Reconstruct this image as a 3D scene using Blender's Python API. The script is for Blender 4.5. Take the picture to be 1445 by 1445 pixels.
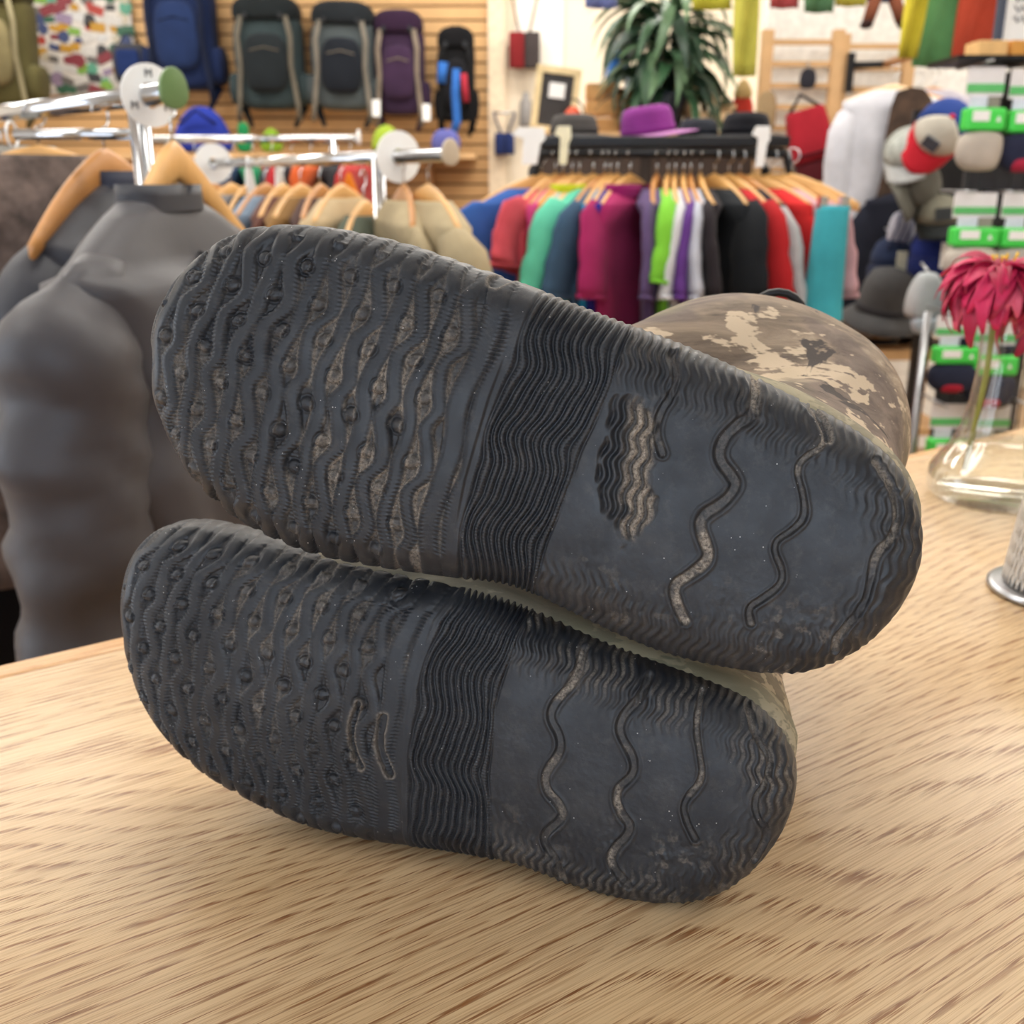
import bpy, math, random
import numpy as np
from mathutils import Vector, Matrix, noise as mnoise

# ------------------------------------------------------------------ clearing
for o in list(bpy.data.objects): bpy.data.objects.remove(o, do_unlink=True)
scene = bpy.context.scene
COL = scene.collection
random.seed(7)

# ------------------------------------------------------------------ camera
PITCH = math.radians(18.0)
CAM = np.array([0.0, 0.0, 1.29])
cam_data = bpy.data.cameras.new('camera')
cam_data.sensor_width = 36.0
cam_data.lens = 36.0                      # focal length 1445 px on a 1445 px frame
cam_data.clip_start = 0.02
cam_data.dof.use_dof = True
cam_data.dof.focus_distance = 0.39
cam_data.dof.aperture_fstop = 14.0
cam_obj = bpy.data.objects.new('camera', cam_data)
COL.objects.link(cam_obj)
cam_obj.location = CAM
cam_obj.rotation_euler = (math.radians(90) - PITCH, 0, 0)
scene.camera = cam_obj

# ------------------------------------------------------------------ world, lights, exposure
world = bpy.data.worlds.new('world'); scene.world = world
world.use_nodes = True
world.node_tree.nodes['Background'].inputs[0].default_value = (0.75, 0.85, 1.0, 1)
world.node_tree.nodes['Background'].inputs[1].default_value = 0.6

def area(name, loc, rot, sx, sy, power, col):
    l = bpy.data.lights.new(name, 'AREA'); l.shape = 'RECTANGLE'
    l.size = sx; l.size_y = sy; l.energy = power; l.color = col
    o = bpy.data.objects.new(name, l); COL.objects.link(o)
    o.location = loc; o.rotation_euler = rot
    return o
CEIL = 2.95
LIGHT_SPOTS = [(-2.4, 1.1), (0.2, 1.5), (2.6, 1.2), (-2.4, 3.4), (0.2, 3.6), (2.6, 3.4), (-2.4, 5.5), (0.2, 5.6), (2.6, 5.5)]
for i, (x, y) in enumerate(LIGHT_SPOTS):
    area('ceiling_light_lamp', (x, y, CEIL - 0.075), (0, 0, 0), 1.9, 0.55, 33 if y > 2 else 22, (1.0, 0.965, 0.90))
# daylight through the shop windows behind and left of the camera
area('window_daylight', (-0.6, -2.38, 1.55), (math.radians(90), 0, math.radians(180)), 3.6, 1.7, 50, (0.80, 0.89, 1.0))
area('window_daylight', (-3.78, 0.55, 1.35), (math.radians(90), 0, math.radians(-90)), 2.3, 1.8, 30, (0.74, 0.85, 1.0))

scene.view_settings.view_transform = 'Standard'
scene.view_settings.look = 'None'
scene.view_settings.gamma = 1.0
scene.view_settings.use_curve_mapping = False
scene.view_settings.exposure = 0.35

# ------------------------------------------------------------------ photo pixel -> ray helpers
def ray(px, py):
    u = (px - 722.5) / 1445.0; v = (py - 722.5) / 1445.0
    return np.array([u, math.cos(PITCH) - v * math.sin(PITCH), -math.sin(PITCH) - v * math.cos(PITCH)])
def at(px, py, Y):
    """point seen at that pixel on the vertical plane Y metres in front of the camera"""
    r = ray(px, py); return Vector(CAM + r * (Y / r[1]))
def onz(px, py, z):
    r = ray(px, py); return Vector(CAM + r * ((z - CAM[2]) / r[2]))
def sz(px, Y): return px / 1445.0 * Y * 1.0      # rough metres for a pixel count at that distance

# ------------------------------------------------------------------ material helpers
def srgb(r, g, b):
    f = lambda c: (c/255.0/12.92) if c/255.0 <= 0.04045 else ((c/255.0+0.055)/1.055)**2.4
    return (f(r), f(g), f(b))
MATS = {}
def new_mat(name):
    m = bpy.data.materials.new(name); m.use_nodes = True
    nt = m.node_tree; b = nt.nodes['Principled BSDF']
    return m, nt, b
def nd(nt, typ, **kw):
    n = nt.nodes.new(typ)
    for k, v in kw.items():
        if k.startswith('i_'):
            key = k[2:]
            n.inputs[int(key) if key.isdigit() else key].default_value = v
        else: setattr(n, k, v)
    return n
def ramp(nt, fac, stops):
    r = nt.nodes.new('ShaderNodeValToRGB'); nt.links.new(fac, r.inputs[0])
    el = r.color_ramp.elements
    while len(el) < len(stops): el.new(0.5)
    for e, (p, c) in zip(el, stops):
        e.position = p; e.color = (c[0], c[1], c[2], 1)
    return r.outputs[0]
def mixc(nt, fac, a, b, mode='MIX'):
    m = nt.nodes.new('ShaderNodeMix'); m.data_type = 'RGBA'; m.blend_type = mode
    for s, v in ((0, fac), (6, a), (7, b)):
        if isinstance(v, (int, float)): m.inputs[s].default_value = v
        elif isinstance(v, tuple): m.inputs[s].default_value = (v[0], v[1], v[2], 1)
        else: nt.links.new(v, m.inputs[s])
    return m.outputs[2]
def objcoord(nt, scale=(1, 1, 1), rot=(0, 0, 0)):
    tc = nt.nodes.new('ShaderNodeTexCoord'); mp = nt.nodes.new('ShaderNodeMapping')
    nt.links.new(tc.outputs['Object'], mp.inputs[0])
    mp.inputs['Scale'].default_value = scale; mp.inputs['Rotation'].default_value = rot
    return mp.outputs[0]
def noise(nt, vec, scale, detail=3.0, rough=0.55, dist=0.0):
    n = nd(nt, 'ShaderNodeTexNoise'); nt.links.new(vec, n.inputs['Vector'])
    n.inputs['Scale'].default_value = scale; n.inputs['Detail'].default_value = detail
    n.inputs['Roughness'].default_value = rough; n.inputs['Distortion'].default_value = dist
    return n.outputs[0]
def math_(nt, op, a, b=None, c=None, clamp=False):
    m = nt.nodes.new('ShaderNodeMath'); m.operation = op; m.use_clamp = clamp
    for i, v in enumerate((a, b, c)):
        if v is None: continue
        if isinstance(v, (int, float)): m.inputs[i].default_value = v
        else: nt.links.new(v, m.inputs[i])
    return m.outputs[0]
def bump(nt, b, h, strength, dist=0.002):
    bn = nt.nodes.new('ShaderNodeBump'); bn.inputs['Strength'].default_value = strength
    bn.inputs['Distance'].default_value = dist
    nt.links.new(h, bn.inputs['Height']); nt.links.new(bn.outputs[0], b.inputs['Normal'])
def M(name, rgb, rough=0.7, metal=0.0, var=0.12, scale=30.0, bmp=0.0, bscale=300.0, sheen=0.0, spec=0.4):
    """plain material: base colour with procedural noise variation and optional fine relief"""
    if name in MATS: return MATS[name]
    m, nt, b = new_mat(name)
    c = srgb(*rgb); vec = objcoord(nt)
    n = noise(nt, vec, scale, 4)
    d = tuple(max(0, x * (1 - var)) for x in c); l = tuple(min(1, x * (1 + var)) for x in c)
    nt.links.new(ramp(nt, n, [(0.3, d), (0.7, l)]), b.inputs['Base Color'])
    b.inputs['Roughness'].default_value = rough; b.inputs['Metallic'].default_value = metal
    b.inputs['Specular IOR Level'].default_value = spec
    if sheen: b.inputs['Sheen Weight'].default_value = sheen
    if bmp: bump(nt, b, noise(nt, vec, bscale, 2), bmp)
    MATS[name] = m; return m
def fabric(rgb):
    return M('fabric_%d_%d_%d' % rgb, tuple(int(v*.86) for v in rgb), 0.88, 0, 0.16, 9.0, 0.25, 220, 0.05, 0.15)

# ------------------------------------------------------------------ mesh helpers
class MB:
    def __init__(s): s.v = []; s.f = []
    def add(s, v, f):
        o = len(s.v); s.v += [tuple(p) for p in v]; s.f += [tuple(i + o for i in q) for q in f]; return s
    def box(s, c, d, rot=None):
        x, y, z = d[0]/2, d[1]/2, d[2]/2
        v = [Vector((sx*x, sy*y, sz_*z)) for sz_ in (-1, 1) for sy in (-1, 1) for sx in (-1, 1)]
        if rot is not None: v = [rot @ p for p in v]
        c = Vector(c)
        return s.add([p + c for p in v], [(0,2,3,1),(4,5,7,6),(0,1,5,4),(2,6,7,3),(0,4,6,2),(1,3,7,5)])
    def tube(s, path, rad, n=8, caps=True, flat=None):
        P = [Vector(p) for p in path]; k = len(P)
        R = rad if isinstance(rad, (list, tuple)) else [rad]*k
        T = [(P[min(i+1, k-1)] - P[max(i-1, 0)]).normalized() for i in range(k)]
        u = T[0].orthogonal().normalized() if flat is None else (Vector(flat) - T[0]*T[0].dot(Vector(flat))).normalized()
        v = []
        for i in range(k):
            u = (u - T[i]*u.dot(T[i])).normalized(); w = T[i].cross(u)
            r = R[i]; ru, rw = r if isinstance(r, (list, tuple)) else (r, r)
            v += [P[i] + u*ru*math.cos(2*math.pi*j/n) + w*rw*math.sin(2*math.pi*j/n) for j in range(n)]
        f = [(i*n+j, i*n+(j+1) % n, (i+1)*n+(j+1) % n, (i+1)*n+j) for i in range(k-1) for j in range(n)]
        if caps: f += [tuple(range(n))[::-1], tuple(range((k-1)*n, k*n))]
        return s.add(v, f)
    def lathe(s, prof, n=24, c=(0, 0, 0), wob=None):
        c = Vector(c); k = len(prof); v = []
        for i, (r, z) in enumerate(prof):
            for j in range(n):
                a = 2*math.pi*j/n; rr = r if wob is None else r*wob(a, i)
                v.append(c + Vector((rr*math.cos(a), rr*math.sin(a), z)))
        f = [(i*n+j, i*n+(j+1) % n, (i+1)*n+(j+1) % n, (i+1)*n+j) for i in range(k-1) for j in range(n)]
        if prof[0][0] > 1e-4: f.append(tuple(range(n))[::-1])
        if prof[-1][0] > 1e-4: f.append(tuple(range((k-1)*n, k*n)))
        return s.add(v, f)
    def loft(s, rings, cap0=True, cap1=True):
        n = len(rings[0]); k = len(rings); v = [p for r in rings for p in r]
        f = [(i*n+j, i*n+(j+1) % n, (i+1)*n+(j+1) % n, (i+1)*n+j) for i in range(k-1) for j in range(n)]
        if cap0: f.append(tuple(range(n))[::-1])
        if cap1: f.append(tuple(range((k-1)*n, k*n)))
        return s.add(v, f)
    def prism(s, pts, t, frame=None):
        """outline in local x,z extruded along y by t (centred)"""
        n = len(pts); v = [Vector((x, -t/2, z)) for x, z in pts] + [Vector((x, t/2, z)) for x, z in pts]
        if frame is not None: v = [frame @ p for p in v]
        return s.add(v, [tuple(range(n)), tuple(range(2*n-1, n-1, -1))] + [(i+n, (i+1) % n+n, (i+1) % n, i) for i in range(n)])
    def sheet(s, rows):
        m = len(rows[0]); k = len(rows); v = [p for r in rows for p in r]
        return s.add(v, [(i*m+j, i*m+j+1, (i+1)*m+j+1, (i+1)*m+j) for i in range(k-1) for j in range(m-1)])
    def obj(s, name, mat, parent=None, smooth=True, loc=None, rot=None, sub=0, solid=0, bev=0):
        me = bpy.data.meshes.new(name); me.from_pydata([tuple(p) for p in s.v], [], s.f); me.update()
        if smooth: me.polygons.foreach_set('use_smooth', [True]*len(me.polygons))
        me.materials.append(mat)
        o = bpy.data.objects.new(name, me); COL.objects.link(o)
        if parent is not None: o.parent = parent
        if loc is not None: o.location = loc
        if rot is not None: o.rotation_euler = rot
        if solid:
            md = o.modifiers.new('solid', 'SOLIDIFY'); md.thickness = solid; md.offset = 0
        if bev:
            md = o.modifiers.new('bevel', 'BEVEL'); md.width = bev; md.segments = 2
        if sub:
            md = o.modifiers.new('sub', 'SUBSURF'); md.levels = sub; md.render_levels = sub
        return o
def tag(o, label, cat=None, group=None, kind=None):
    o['label'] = label
    if cat: o['category'] = cat
    if group: o['group'] = group
    if kind: o['kind'] = kind
    return o
def empty(name, loc, label, cat, group=None, rz=0.0, rot=None):
    o = bpy.data.objects.new(name, None); COL.objects.link(o); o.empty_display_size = 0.05
    o.location = loc; o.rotation_euler = rot if rot is not None else (0, 0, rz)
    return tag(o, label, cat, group)
def struct(o): o['kind'] = 'structure'; return o
def copy_tree(o, parent=None):
    c = o.copy(); COL.objects.link(c); c.parent = parent
    for ch in list(o.children): copy_tree(ch, c)
    return c

# ================================================================== room shell
m_white = M('white_paint', (236, 230, 220), 0.85, 0, 0.03, 3)
m_cream = M('cream_paint', (232, 218, 196), 0.85, 0, 0.03, 3)
m_floor = M('brown_floor', (150, 118, 84), 0.55, 0, 0.18, 2.5)
m_ceiling = M('ceiling_paint', (238, 236, 230), 0.9, 0, 0.02, 3)
RX0, RX1, RY0, RY1 = -3.9, 3.9, -2.5, 6.6
def slab(name, x0, x1, y0, y1, z0, z1, mat):
    o = MB().box(((x0+x1)/2, (y0+y1)/2, (z0+z1)/2), (x1-x0, y1-y0, z1-z0)).obj(name, mat, smooth=False)
    return struct(o)
floor = slab('floor', RX0-.1, RX1+.1, RY0-.1, RY1+.1, -0.1, 0, m_floor)
floor['label'] = 'worn brown shop floor'
slab('ceiling', RX0-.1, RX1+.1, RY0-.1, RY1+.1, CEIL, CEIL+.1, m_ceiling)
wall_back = slab('wall_back', RX0-.1, RX1+.1, RY1, RY1+.1, 0, CEIL, m_cream)
slab('wall_left', RX0-.1, RX0, RY0-.1, RY1+.1, 0, CEIL, m_white)
slab('wall_right', RX1, RX1+.1, RY0-.1, RY1+.1, 0, CEIL, m_white)
slab('wall_front', RX0-.1, RX1+.1, RY0-.1, RY0, 0, CEIL, m_white)
# ceiling light fixtures (the lamps hang just below)
m_fix = M('fixture_white', (240, 240, 238), 0.5)
for i, (x, y) in enumerate(LIGHT_SPOTS):
    e = empty('ceiling_light', (x, y, CEIL), 'long white recessed ceiling light panel of the shop', 'ceiling light', 'ceiling light panels')
    MB().box((0, 0, -.03), (2.0, .62, .06)).obj('housing', m_fix, e, False)
# shop windows that let the daylight in (behind and left of the camera)
m_frame = M('window_frame_white', (228, 228, 226), 0.5)
m_pane, nt, b = new_mat('window_pane'); b.inputs['Base Color'].default_value = (.75, .82, .9, 1); b.inputs['Roughness'].default_value = .15
def window(n, c, w, h, along):
    def bx(mb, u, z, du, dz, t): return mb.box((c[0]+(u if along == 'x' else 0), c[1]+(u if along == 'y' else 0), c[2]+z), (du, t, dz) if along == 'x' else (t, du, dz))
    fr = MB()
    bx(fr, 0, h/2, w+.1, .06, .05); bx(fr, 0, -h/2, w+.1, .06, .05); bx(fr, -w/2, 0, .06, h, .05); bx(fr, w/2, 0, .06, h, .05); bx(fr, 0, 0, .04, h, .05)
    o = struct(fr.obj('window_%d' % n, m_frame, smooth=False)); o['label'] = 'white framed shop window'
    for k, s in enumerate((-1, 1)): bx(MB(), s*w/4, 0, w/2-.05, h-.05, .02).obj('pane', m_pane, o, False)
window(1, (-0.6, RY0+.03, 1.55), 3.6, 1.7, 'x')
window(2, (RX0+.03, 0.55, 1.35), 2.3, 1.8, 'y')

# ================================================================== oak counter
EA = onz(0, 937, 1.0); EB = onz(1300, 636, 1.0)
ED = (EB - EA).normalized()                      # along the far edge = along the grain
EN = Vector((-ED.y, ED.x, 0))                    # away from the camera
GR = math.atan2(ED.y, ED.x)
def oak(name, warm=1.0, seed=0.0):
    m, nt, b = new_mat(name)
    tc = nt.nodes.new('ShaderNodeTexCoord'); mp = nt.nodes.new('ShaderNodeMapping')
    nt.links.new(tc.outputs['Object'], mp.inputs[0]); mp.inputs['Location'].default_value = (seed, seed*.37, 0)
    v = mp.outputs[0]
    def sc(s):
        q = nt.nodes.new('ShaderNodeMapping'); nt.links.new(v, q.inputs[0]); q.inputs['Scale'].default_value = s; return q.outputs[0]
    big = noise(nt, sc((1.5, 4.6, 1)), 1.0, 1.0, .4)              # cathedral shapes
    sep = nt.nodes.new('ShaderNodeSeparateXYZ'); nt.links.new(v, sep.inputs[0])
    lin = math_(nt, 'MULTIPLY', sep.outputs[1], 120.0)
    ph = math_(nt, 'ADD', lin, math_(nt, 'MULTIPLY', big, 42.0))
    jit = noise(nt, sc((60, 420, 1)), 1.0, 2.0, .6)
    ph = math_(nt, 'ADD', ph, math_(nt, 'MULTIPLY', jit, 0.55))
    ring = math_(nt, 'FRACT', ph)
    band = ramp(nt, ring, [(0.0, (0, 0, 0)), (0.42, (.04, .04, .04)), (0.80, (1, 1, 1)), (1.0, (.1, .1, .1))])
    pores = noise(nt, sc((24, 950, 1)), 1.0, 2.0, .5)
    pm = ramp(nt, pores, [(0.485, (0, 0, 0)), (0.54, (1, 1, 1))])
    fine = noise(nt, sc((70, 1500, 1)), 1.0, 2.0, .5)
    tone = noise(nt, sc((1.5, 9, 1)), 1.0, 2.0, .5)
    light = ramp(nt, tone, [(0.3, srgb(214, 180, 134)), (0.7, srgb(230, 202, 160))])
    light = mixc(nt, math_(nt, 'MULTIPLY', fine, .4), light, srgb(200, 164, 118))
    dark = ramp(nt, jit, [(0.3, srgb(126, 82, 48)), (0.7, srgb(158, 110, 66))])
    amt = math_(nt, 'MULTIPLY', pm, math_(nt, 'ADD', math_(nt, 'MULTIPLY', band, .90), .16), clamp=True)
    hair = ramp(nt, noise(nt, sc((13, 1500, 1)), 1.0, 2.0, .5), [(0.52, (0, 0, 0)), (0.58, (1, 1, 1))])
    light = mixc(nt, math_(nt, 'MULTIPLY', hair, .42), light, srgb(158, 112, 68))
    c = mixc(nt, amt, light, dark)
    if warm != 1.0: c = mixc(nt, 0.45, c, srgb(214, 150, 74))
    nt.links.new(c, b.inputs['Base Color'])
    b.inputs['Roughness'].default_value = 0.36; b.inputs['Specular IOR Level'].default_value = 0.45
    b.inputs['Coat Weight'].default_value = 0.25; b.inputs['Coat Roughness'].default_value = 0.22
    bump(nt, b, math_(nt, 'MULTIPLY', amt, -1.0), 0.25, 0.0006)
    return m
m_oak = oak('oak_top'); m_oak2 = oak('oak_edge', 0.5, 3.0); m_oak3 = oak('oak_body', 1.0, 7.0)
counter = empty('shop_counter', EA + Vector((0, 0, -1.0)), 'light oak shop counter that the boots lie on', 'counter', rz=GR)
mb = MB().box((0.55, -0.62, 1.0-.02), (3.3, 1.2, .04))
mb.obj('counter_top', m_oak, counter, False, bev=.002)
mb = MB().box((0.55, -0.01, 1.0-.021), (3.3, .02, .042))
mb.obj('edge_band', m_oak2, counter, False, bev=.003)
mb = MB().box((0.55, -0.06, .48), (3.2, .03, .96)).obj('front_panel', m_oak3, counter, False)
mb = MB().box((0.55, -1.05, .48), (3.2, .03, .96)).obj('back_panel', m_oak3, counter, False)

# ================================================================== the boots
def sole_plane(P, yaw, lean):
    yw, ln = math.radians(yaw), math.radians(lean)
    h = np.array([-math.sin(yw), -math.cos(yw), 0.0])
    return np.array(P), h*math.cos(ln) + np.array([0, 0, 1.0])*math.sin(ln)
def sstep(x, a, b):
    t = np.clip((x - a)/(b - a), 0, 1); return t*t*(3 - 2*t)
def vnoise(x, y, seed):
    """smooth value noise on numpy arrays"""
    rs = np.random.RandomState(seed); tab = rs.rand(256, 256)
    xi = np.floor(x).astype(int); yi = np.floor(y).astype(int); fx = x - xi; fy = y - yi
    fx = fx*fx*(3-2*fx); fy = fy*fy*(3-2*fy)
    g = lambda i, j: tab[i & 255, j & 255]
    return (g(xi, yi)*(1-fx) + g(xi+1, yi)*fx)*(1-fy) + (g(xi, yi+1)*(1-fx) + g(xi+1, yi+1)*fx)*fy
def fbm(x, y, seed, oct=4):
    s = 0; a = .5
    for k in range(oct): s = s + a*vnoise(x*2**k, y*2**k, seed+k); a *= .5
    return s
def closed_smooth(pts, n):
    p = np.array(pts, float)
    for _ in range(3):                       # Chaikin
        q = np.roll(p, -1, 0); p = np.stack([.75*p+.25*q, .25*p+.75*q], 1).reshape(-1, 2)
    d = np.r_[0, np.cumsum(np.linalg.norm(np.roll(p, -1, 0) - p, axis=1))]
    pp = np.vstack([p, p[:1]]); s = np.linspace(0, d[-1], n, endpoint=False)
    return np.stack([np.interp(s, d, pp[:, 0]), np.interp(s, d, pp[:, 1])], 1)
def open_smooth(pts, n):
    p = np.array(pts, float)
    for _ in range(3):
        q = np.stack([.75*p[:-1]+.25*p[1:], .25*p[:-1]+.75*p[1:]], 1).reshape(-1, 2); p = np.vstack([p[:1], q, p[-1:]])
    d = np.r_[0, np.cumsum(np.linalg.norm(np.diff(p, axis=0), axis=1))]; s = np.linspace(0, d[-1], n)
    return np.stack([np.interp(s, d, p[:, 0]), np.interp(s, d, p[:, 1])], 1)

class Sole:
    def __init__(S, P, yaw, lean, outline, toe, heel):
        S.P, S.N = sole_plane(P, yaw, lean)
        A = S.hit(*toe); B = S.hit(*heel)
        S.o = A; S.ea = (B - A)/np.linalg.norm(B - A); S.eb = np.cross(S.ea, S.N); 
        if S.eb[2] < 0: S.eb = -S.eb
        S.L = float(np.linalg.norm(B - A))
        S.out = closed_smooth([S.loc(*p) for p in outline], 700)
        S.a0 = S.out[:, 0].min(); S.a1 = S.out[:, 0].max()
    def hit(S, x, y):
        r = ray(x, y); return CAM + r*(np.dot(S.P - CAM, S.N)/np.dot(r, S.N))
    def loc(S, x, y):
        q = S.hit(x, y) - S.o; return np.array([np.dot(q, S.ea), np.dot(q, S.eb)])
    def pts(S, L): return np.array([S.loc(*p) for p in L])
    def pos(S, a, b, h):
        return S.o + a[..., None]*S.ea + b[..., None]*S.eb + h[..., None]*S.N
    def bounds(S, a):
        i0 = S.out[:, 0].argmin(); o = np.roll(S.out, -i0, 0); i1 = o[:, 0].argmax()
        c1 = o[:i1+1]; c2 = np.vstack([o[i1:], o[:1]])[::-1]
        m1 = np.maximum.accumulate(c1[:, 0]); m2 = np.maximum.accumulate(c2[:, 0])
        e = np.arange(len(m1))*1e-10; e2 = np.arange(len(m2))*1e-10
        y1 = np.interp(a, m1+e, c1[:, 1]); y2 = np.interp(a, m2+e2, c2[:, 1])
        return np.minimum(y1, y2), np.maximum(y1, y2)
    def edge_dist(S, a, b):
        """distance to the outline and outward direction of the nearest outline point"""
        o = S.out; n = len(o); t = np.roll(o, -1, 0) - np.roll(o, 1, 0); t /= np.linalg.norm(t, axis=1)[:, None]
        nr = np.stack([t[:, 1], -t[:, 0]], 1)
        c = o.mean(0)
        if np.sum(nr*(o - c)) < 0: nr = -nr
        fa, fb = a.ravel(), b.ravel(); D = np.empty(len(fa)); I = np.empty(len(fa), int)
        for k in range(0, len(fa), 20000):
            dx = fa[k:k+20000, None] - o[None, :, 0]; dy = fb[k:k+20000, None] - o[None, :, 1]
            q = dx*dx + dy*dy; I[k:k+20000] = q.argmin(1)
            # distance measured along the outline normal is smooth between the outline points
            ii = I[k:k+20000]; ar = np.arange(len(ii))
            D[k:k+20000] = np.where(q[ar, ii] < 4e-6, np.abs(dx[ar, ii]*nr[ii, 0] + dy[ar, ii]*nr[ii, 1]), np.sqrt(q[ar, ii]))
        return D.reshape(a.shape), nr[I].reshape(a.shape + (2,))

def poly_dist(a, b, poly):
    D = np.full(a.shape, 9.0)
    lo = poly.min(0) - .008; hi = poly.max(0) + .008
    msk = (a > lo[0]) & (a < hi[0]) & (b > lo[1]) & (b < hi[1])
    fa, fb = a[msk], b[msk]
    q = np.full(fa.shape, 9.0)
    for k in range(0, len(fa), 20000):
        dx = fa[k:k+20000, None] - poly[None, :, 0]; dy = fb[k:k+20000, None] - poly[None, :, 1]
        q[k:k+20000] = np.sqrt((dx*dx + dy*dy).min(1))
    D[msk] = q; return D

def build_sole(S, name, parent, spec, mat):
    ND = 36; DL = .012
    k = np.arange(ND+1)/ND
    na = int((S.a1 - S.a0 - 2*DL)/.00034)
    a_ = np.r_[S.a0 + DL*k**2, np.linspace(S.a0+DL, S.a1-DL, na)[1:-1], (S.a1 - DL*k**2)[::-1]]
    a_[0] += 1e-6; a_[-1] -= 1e-6
    KE = 22; ke = np.arange(KE+1)/KE
    nb = 350
    w_ = np.r_[-1 + .20*ke**1.8, np.linspace(-.80, .80, nb)[1:-1], (1 - .20*ke**1.8)[::-1]]
    lo, hi = S.bounds(a_)
    A = np.repeat(a_[:, None], len(w_), 1)
    B = (lo+hi)[:, None]/2 + (hi-lo)[:, None]/2*w_[None, :]
    D, NR = S.edge_dist(A, B)
    D[:, 0] = 0; D[:, -1] = 0
    R = spec.get('R', .014)
    q = np.clip(1 - D/R, 0, 1)
    h0 = -(R - R*np.sqrt(np.clip(1 - q*q, 0, 1)))
    Lx = S.a1 - S.a0; s = (A - S.a0)/Lx
    bc = np.interp(A, a_, (lo+hi)/2)
    # gentle overall curvature: crown across, toe spring, hollow waist
    h0 = h0 - 1.6*(B - bc)**2*1.0 - .009*np.clip((.22 - s)/.22, 0, 1)**2 - .004*np.clip((s - .84)/.16, 0, 1)**2
    h0 = h0 - .0022*np.exp(-((s - spec['arch'])/.055)**2)
    H = np.zeros_like(A); dirt = np.zeros_like(A); gloss = np.zeros_like(A)
    # ---------------- regions
    ws0, ws1 = S.pts(spec['w0']), S.pts(spec['w1'])           # two lines across the foot (start and end of waist)
    def line_a(L): 
        i = np.argsort(L[:, 1]); return np.interp(B, L[i, 1], L[i, 0])
    x0 = line_a(ws0); x1 = line_a(ws1)
    fore = 1 - sstep(A, x0 - .0006, x0 + .0006)
    heel = sstep(A, x1 - .0006, x1 + .0006)
    waist = (1 - fore)*(1 - heel)
    # ---------------- forefoot ridges
    lam, per, b0 = .0255, spec.get('per', .0092), spec.get('b0', 0.0)
    bow = 2.3*np.clip(1 - A/(.40*Lx), 0, 1)*(B - bc)**2
    nz = (fbm(A*30, B*30, 11) - .5)
    ae = x0 - (A - bow) - .0045 + nz*.0016                     # distance towards the toe from the waist line
    idx0 = np.floor(ae/per)
    rid = np.full_like(A, -9.0); rid2 = np.full_like(A, -9.0)
    for di in (-1, 0, 1):
        i = idx0 + di
        sgn = np.where(np.mod(i, 2) == 0, 1.0, -1.0)
        amp = np.where(i < .5, .0003, np.where(np.mod(i, 2) == 0, .0006, .0021))
        wx = 2*np.pi*(B - b0)/lam + .35*np.sin(i*2.3)
        c = (i + .5)*per + amp*sgn*np.sin(wx + .45*np.sin(wx)) + .0012*np.sin(2*np.pi*(B - b0)/.047 + .5)
        hw = np.where(i < .5, .0043, .0032) + .0003*np.sin(i*5.1)
        dd = hw - np.abs(ae - c)                               # >0 inside the ridge
        new = dd > rid
        rid2 = np.where(new, rid, np.maximum(rid2, dd)); rid = np.where(new, dd, rid)
    prof = np.clip((rid + .0006)/.0030, 0, 1); prof = np.sqrt(np.clip(1 - (1 - prof)**2, 0, 1))
    wear = .55 + .45*sstep(fbm(A*14, B*14, 5, 3), .3, .62)
    rh = spec.get('depth', 1.0)*.0024*wear
    # serrated flanks
    flank = np.exp(-((rid - .0000)/.0014)**2)
    ser = np.sin(2*np.pi*B/.00165 + 2*np.sin(A*400))
    H += fore*(rh*prof + .00042*flank*ser*(.25 + .75*sstep(fbm(A*22, B*22, 9, 3), .30, .45)))
    # studs sit where a channel widens
    chan = np.zeros_like(A)
    for di in (0, 1):
        i = np.floor(ae/per - .5) + di                          # channel between ridge i and i+1
        ca = (i + 1)*per + .0012*np.sin(2*np.pi*(B - b0)/.047 + .5)
        ph = np.where(np.mod(i, 2) == 0, .75, .25)             # where ridge i bends away from ridge i+1
        bb = (B - b0)/lam - ph
        db = (bb - np.round(bb))*lam
        da = ae - ca
        rr = np.sqrt(da*da + db*db)
        stud = np.clip(1 - (rr/.0028)**2, 0, 1)**.6
        ok = (i > 0) & (D > .006)
        H += fore*np.where(ok, .0017*stud - .0005*np.exp(-((rr-.0034)/.0006)**2), 0)
        chan = np.maximum(chan, np.where(i >= 0, np.exp(-((da)/.0022)**2), 0))
    deep = fore*sstep(-rid, -.0006, .0006)
    # ---------------- waist ribs
    wa = (A - x0)/(x1 - x0)
    nr_ = spec.get('nribs', 12)
    sway = (.0026*np.sin(2*np.pi*(B - spec.get('wb', 0))/.040 + .6 + .4*np.sin(2*np.pi*(B - spec.get('wb', 0))/.040)) + .0003*np.sin(2*np.pi*(B)/.017))/(x1 - x0)*np.clip(wa*5, 0, 1)*np.clip((1-wa)*5, .25, 1)
    phs = (wa + sway + (fbm(A*40, B*40, 21)-.5)*.03)*nr_
    rib = .5 - .5*np.cos(2*np.pi*phs)
    bead = np.sin(2*np.pi*B/.00130 + np.floor(phs)*1.7)
    flat_start = sstep(wa, .02, .12)
    H += waist*((.0019*rib**.6*flat_start + .0015*(1-flat_start)) + .00030*bead*np.exp(-((rib-.55)/.30)**2)*flat_start)
    # ---------------- heel
    edge = sstep(-D, -.028, -.010)*(.55 + .45*sstep(B - bc, -.01, .02))*(.30+.70*sstep(fbm(A*25, B*25, 31, 3), .30, .55))
    hw_ = (A + .0008*np.sin(2*np.pi*B/.0105) + .0016*np.sin(2*np.pi*B/.041))/.0037
    fine = .5 - .5*np.cos(2*np.pi*hw_)
    ghost = sstep(fbm(A*18, B*18, 41, 3), .42, .62)
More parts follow.
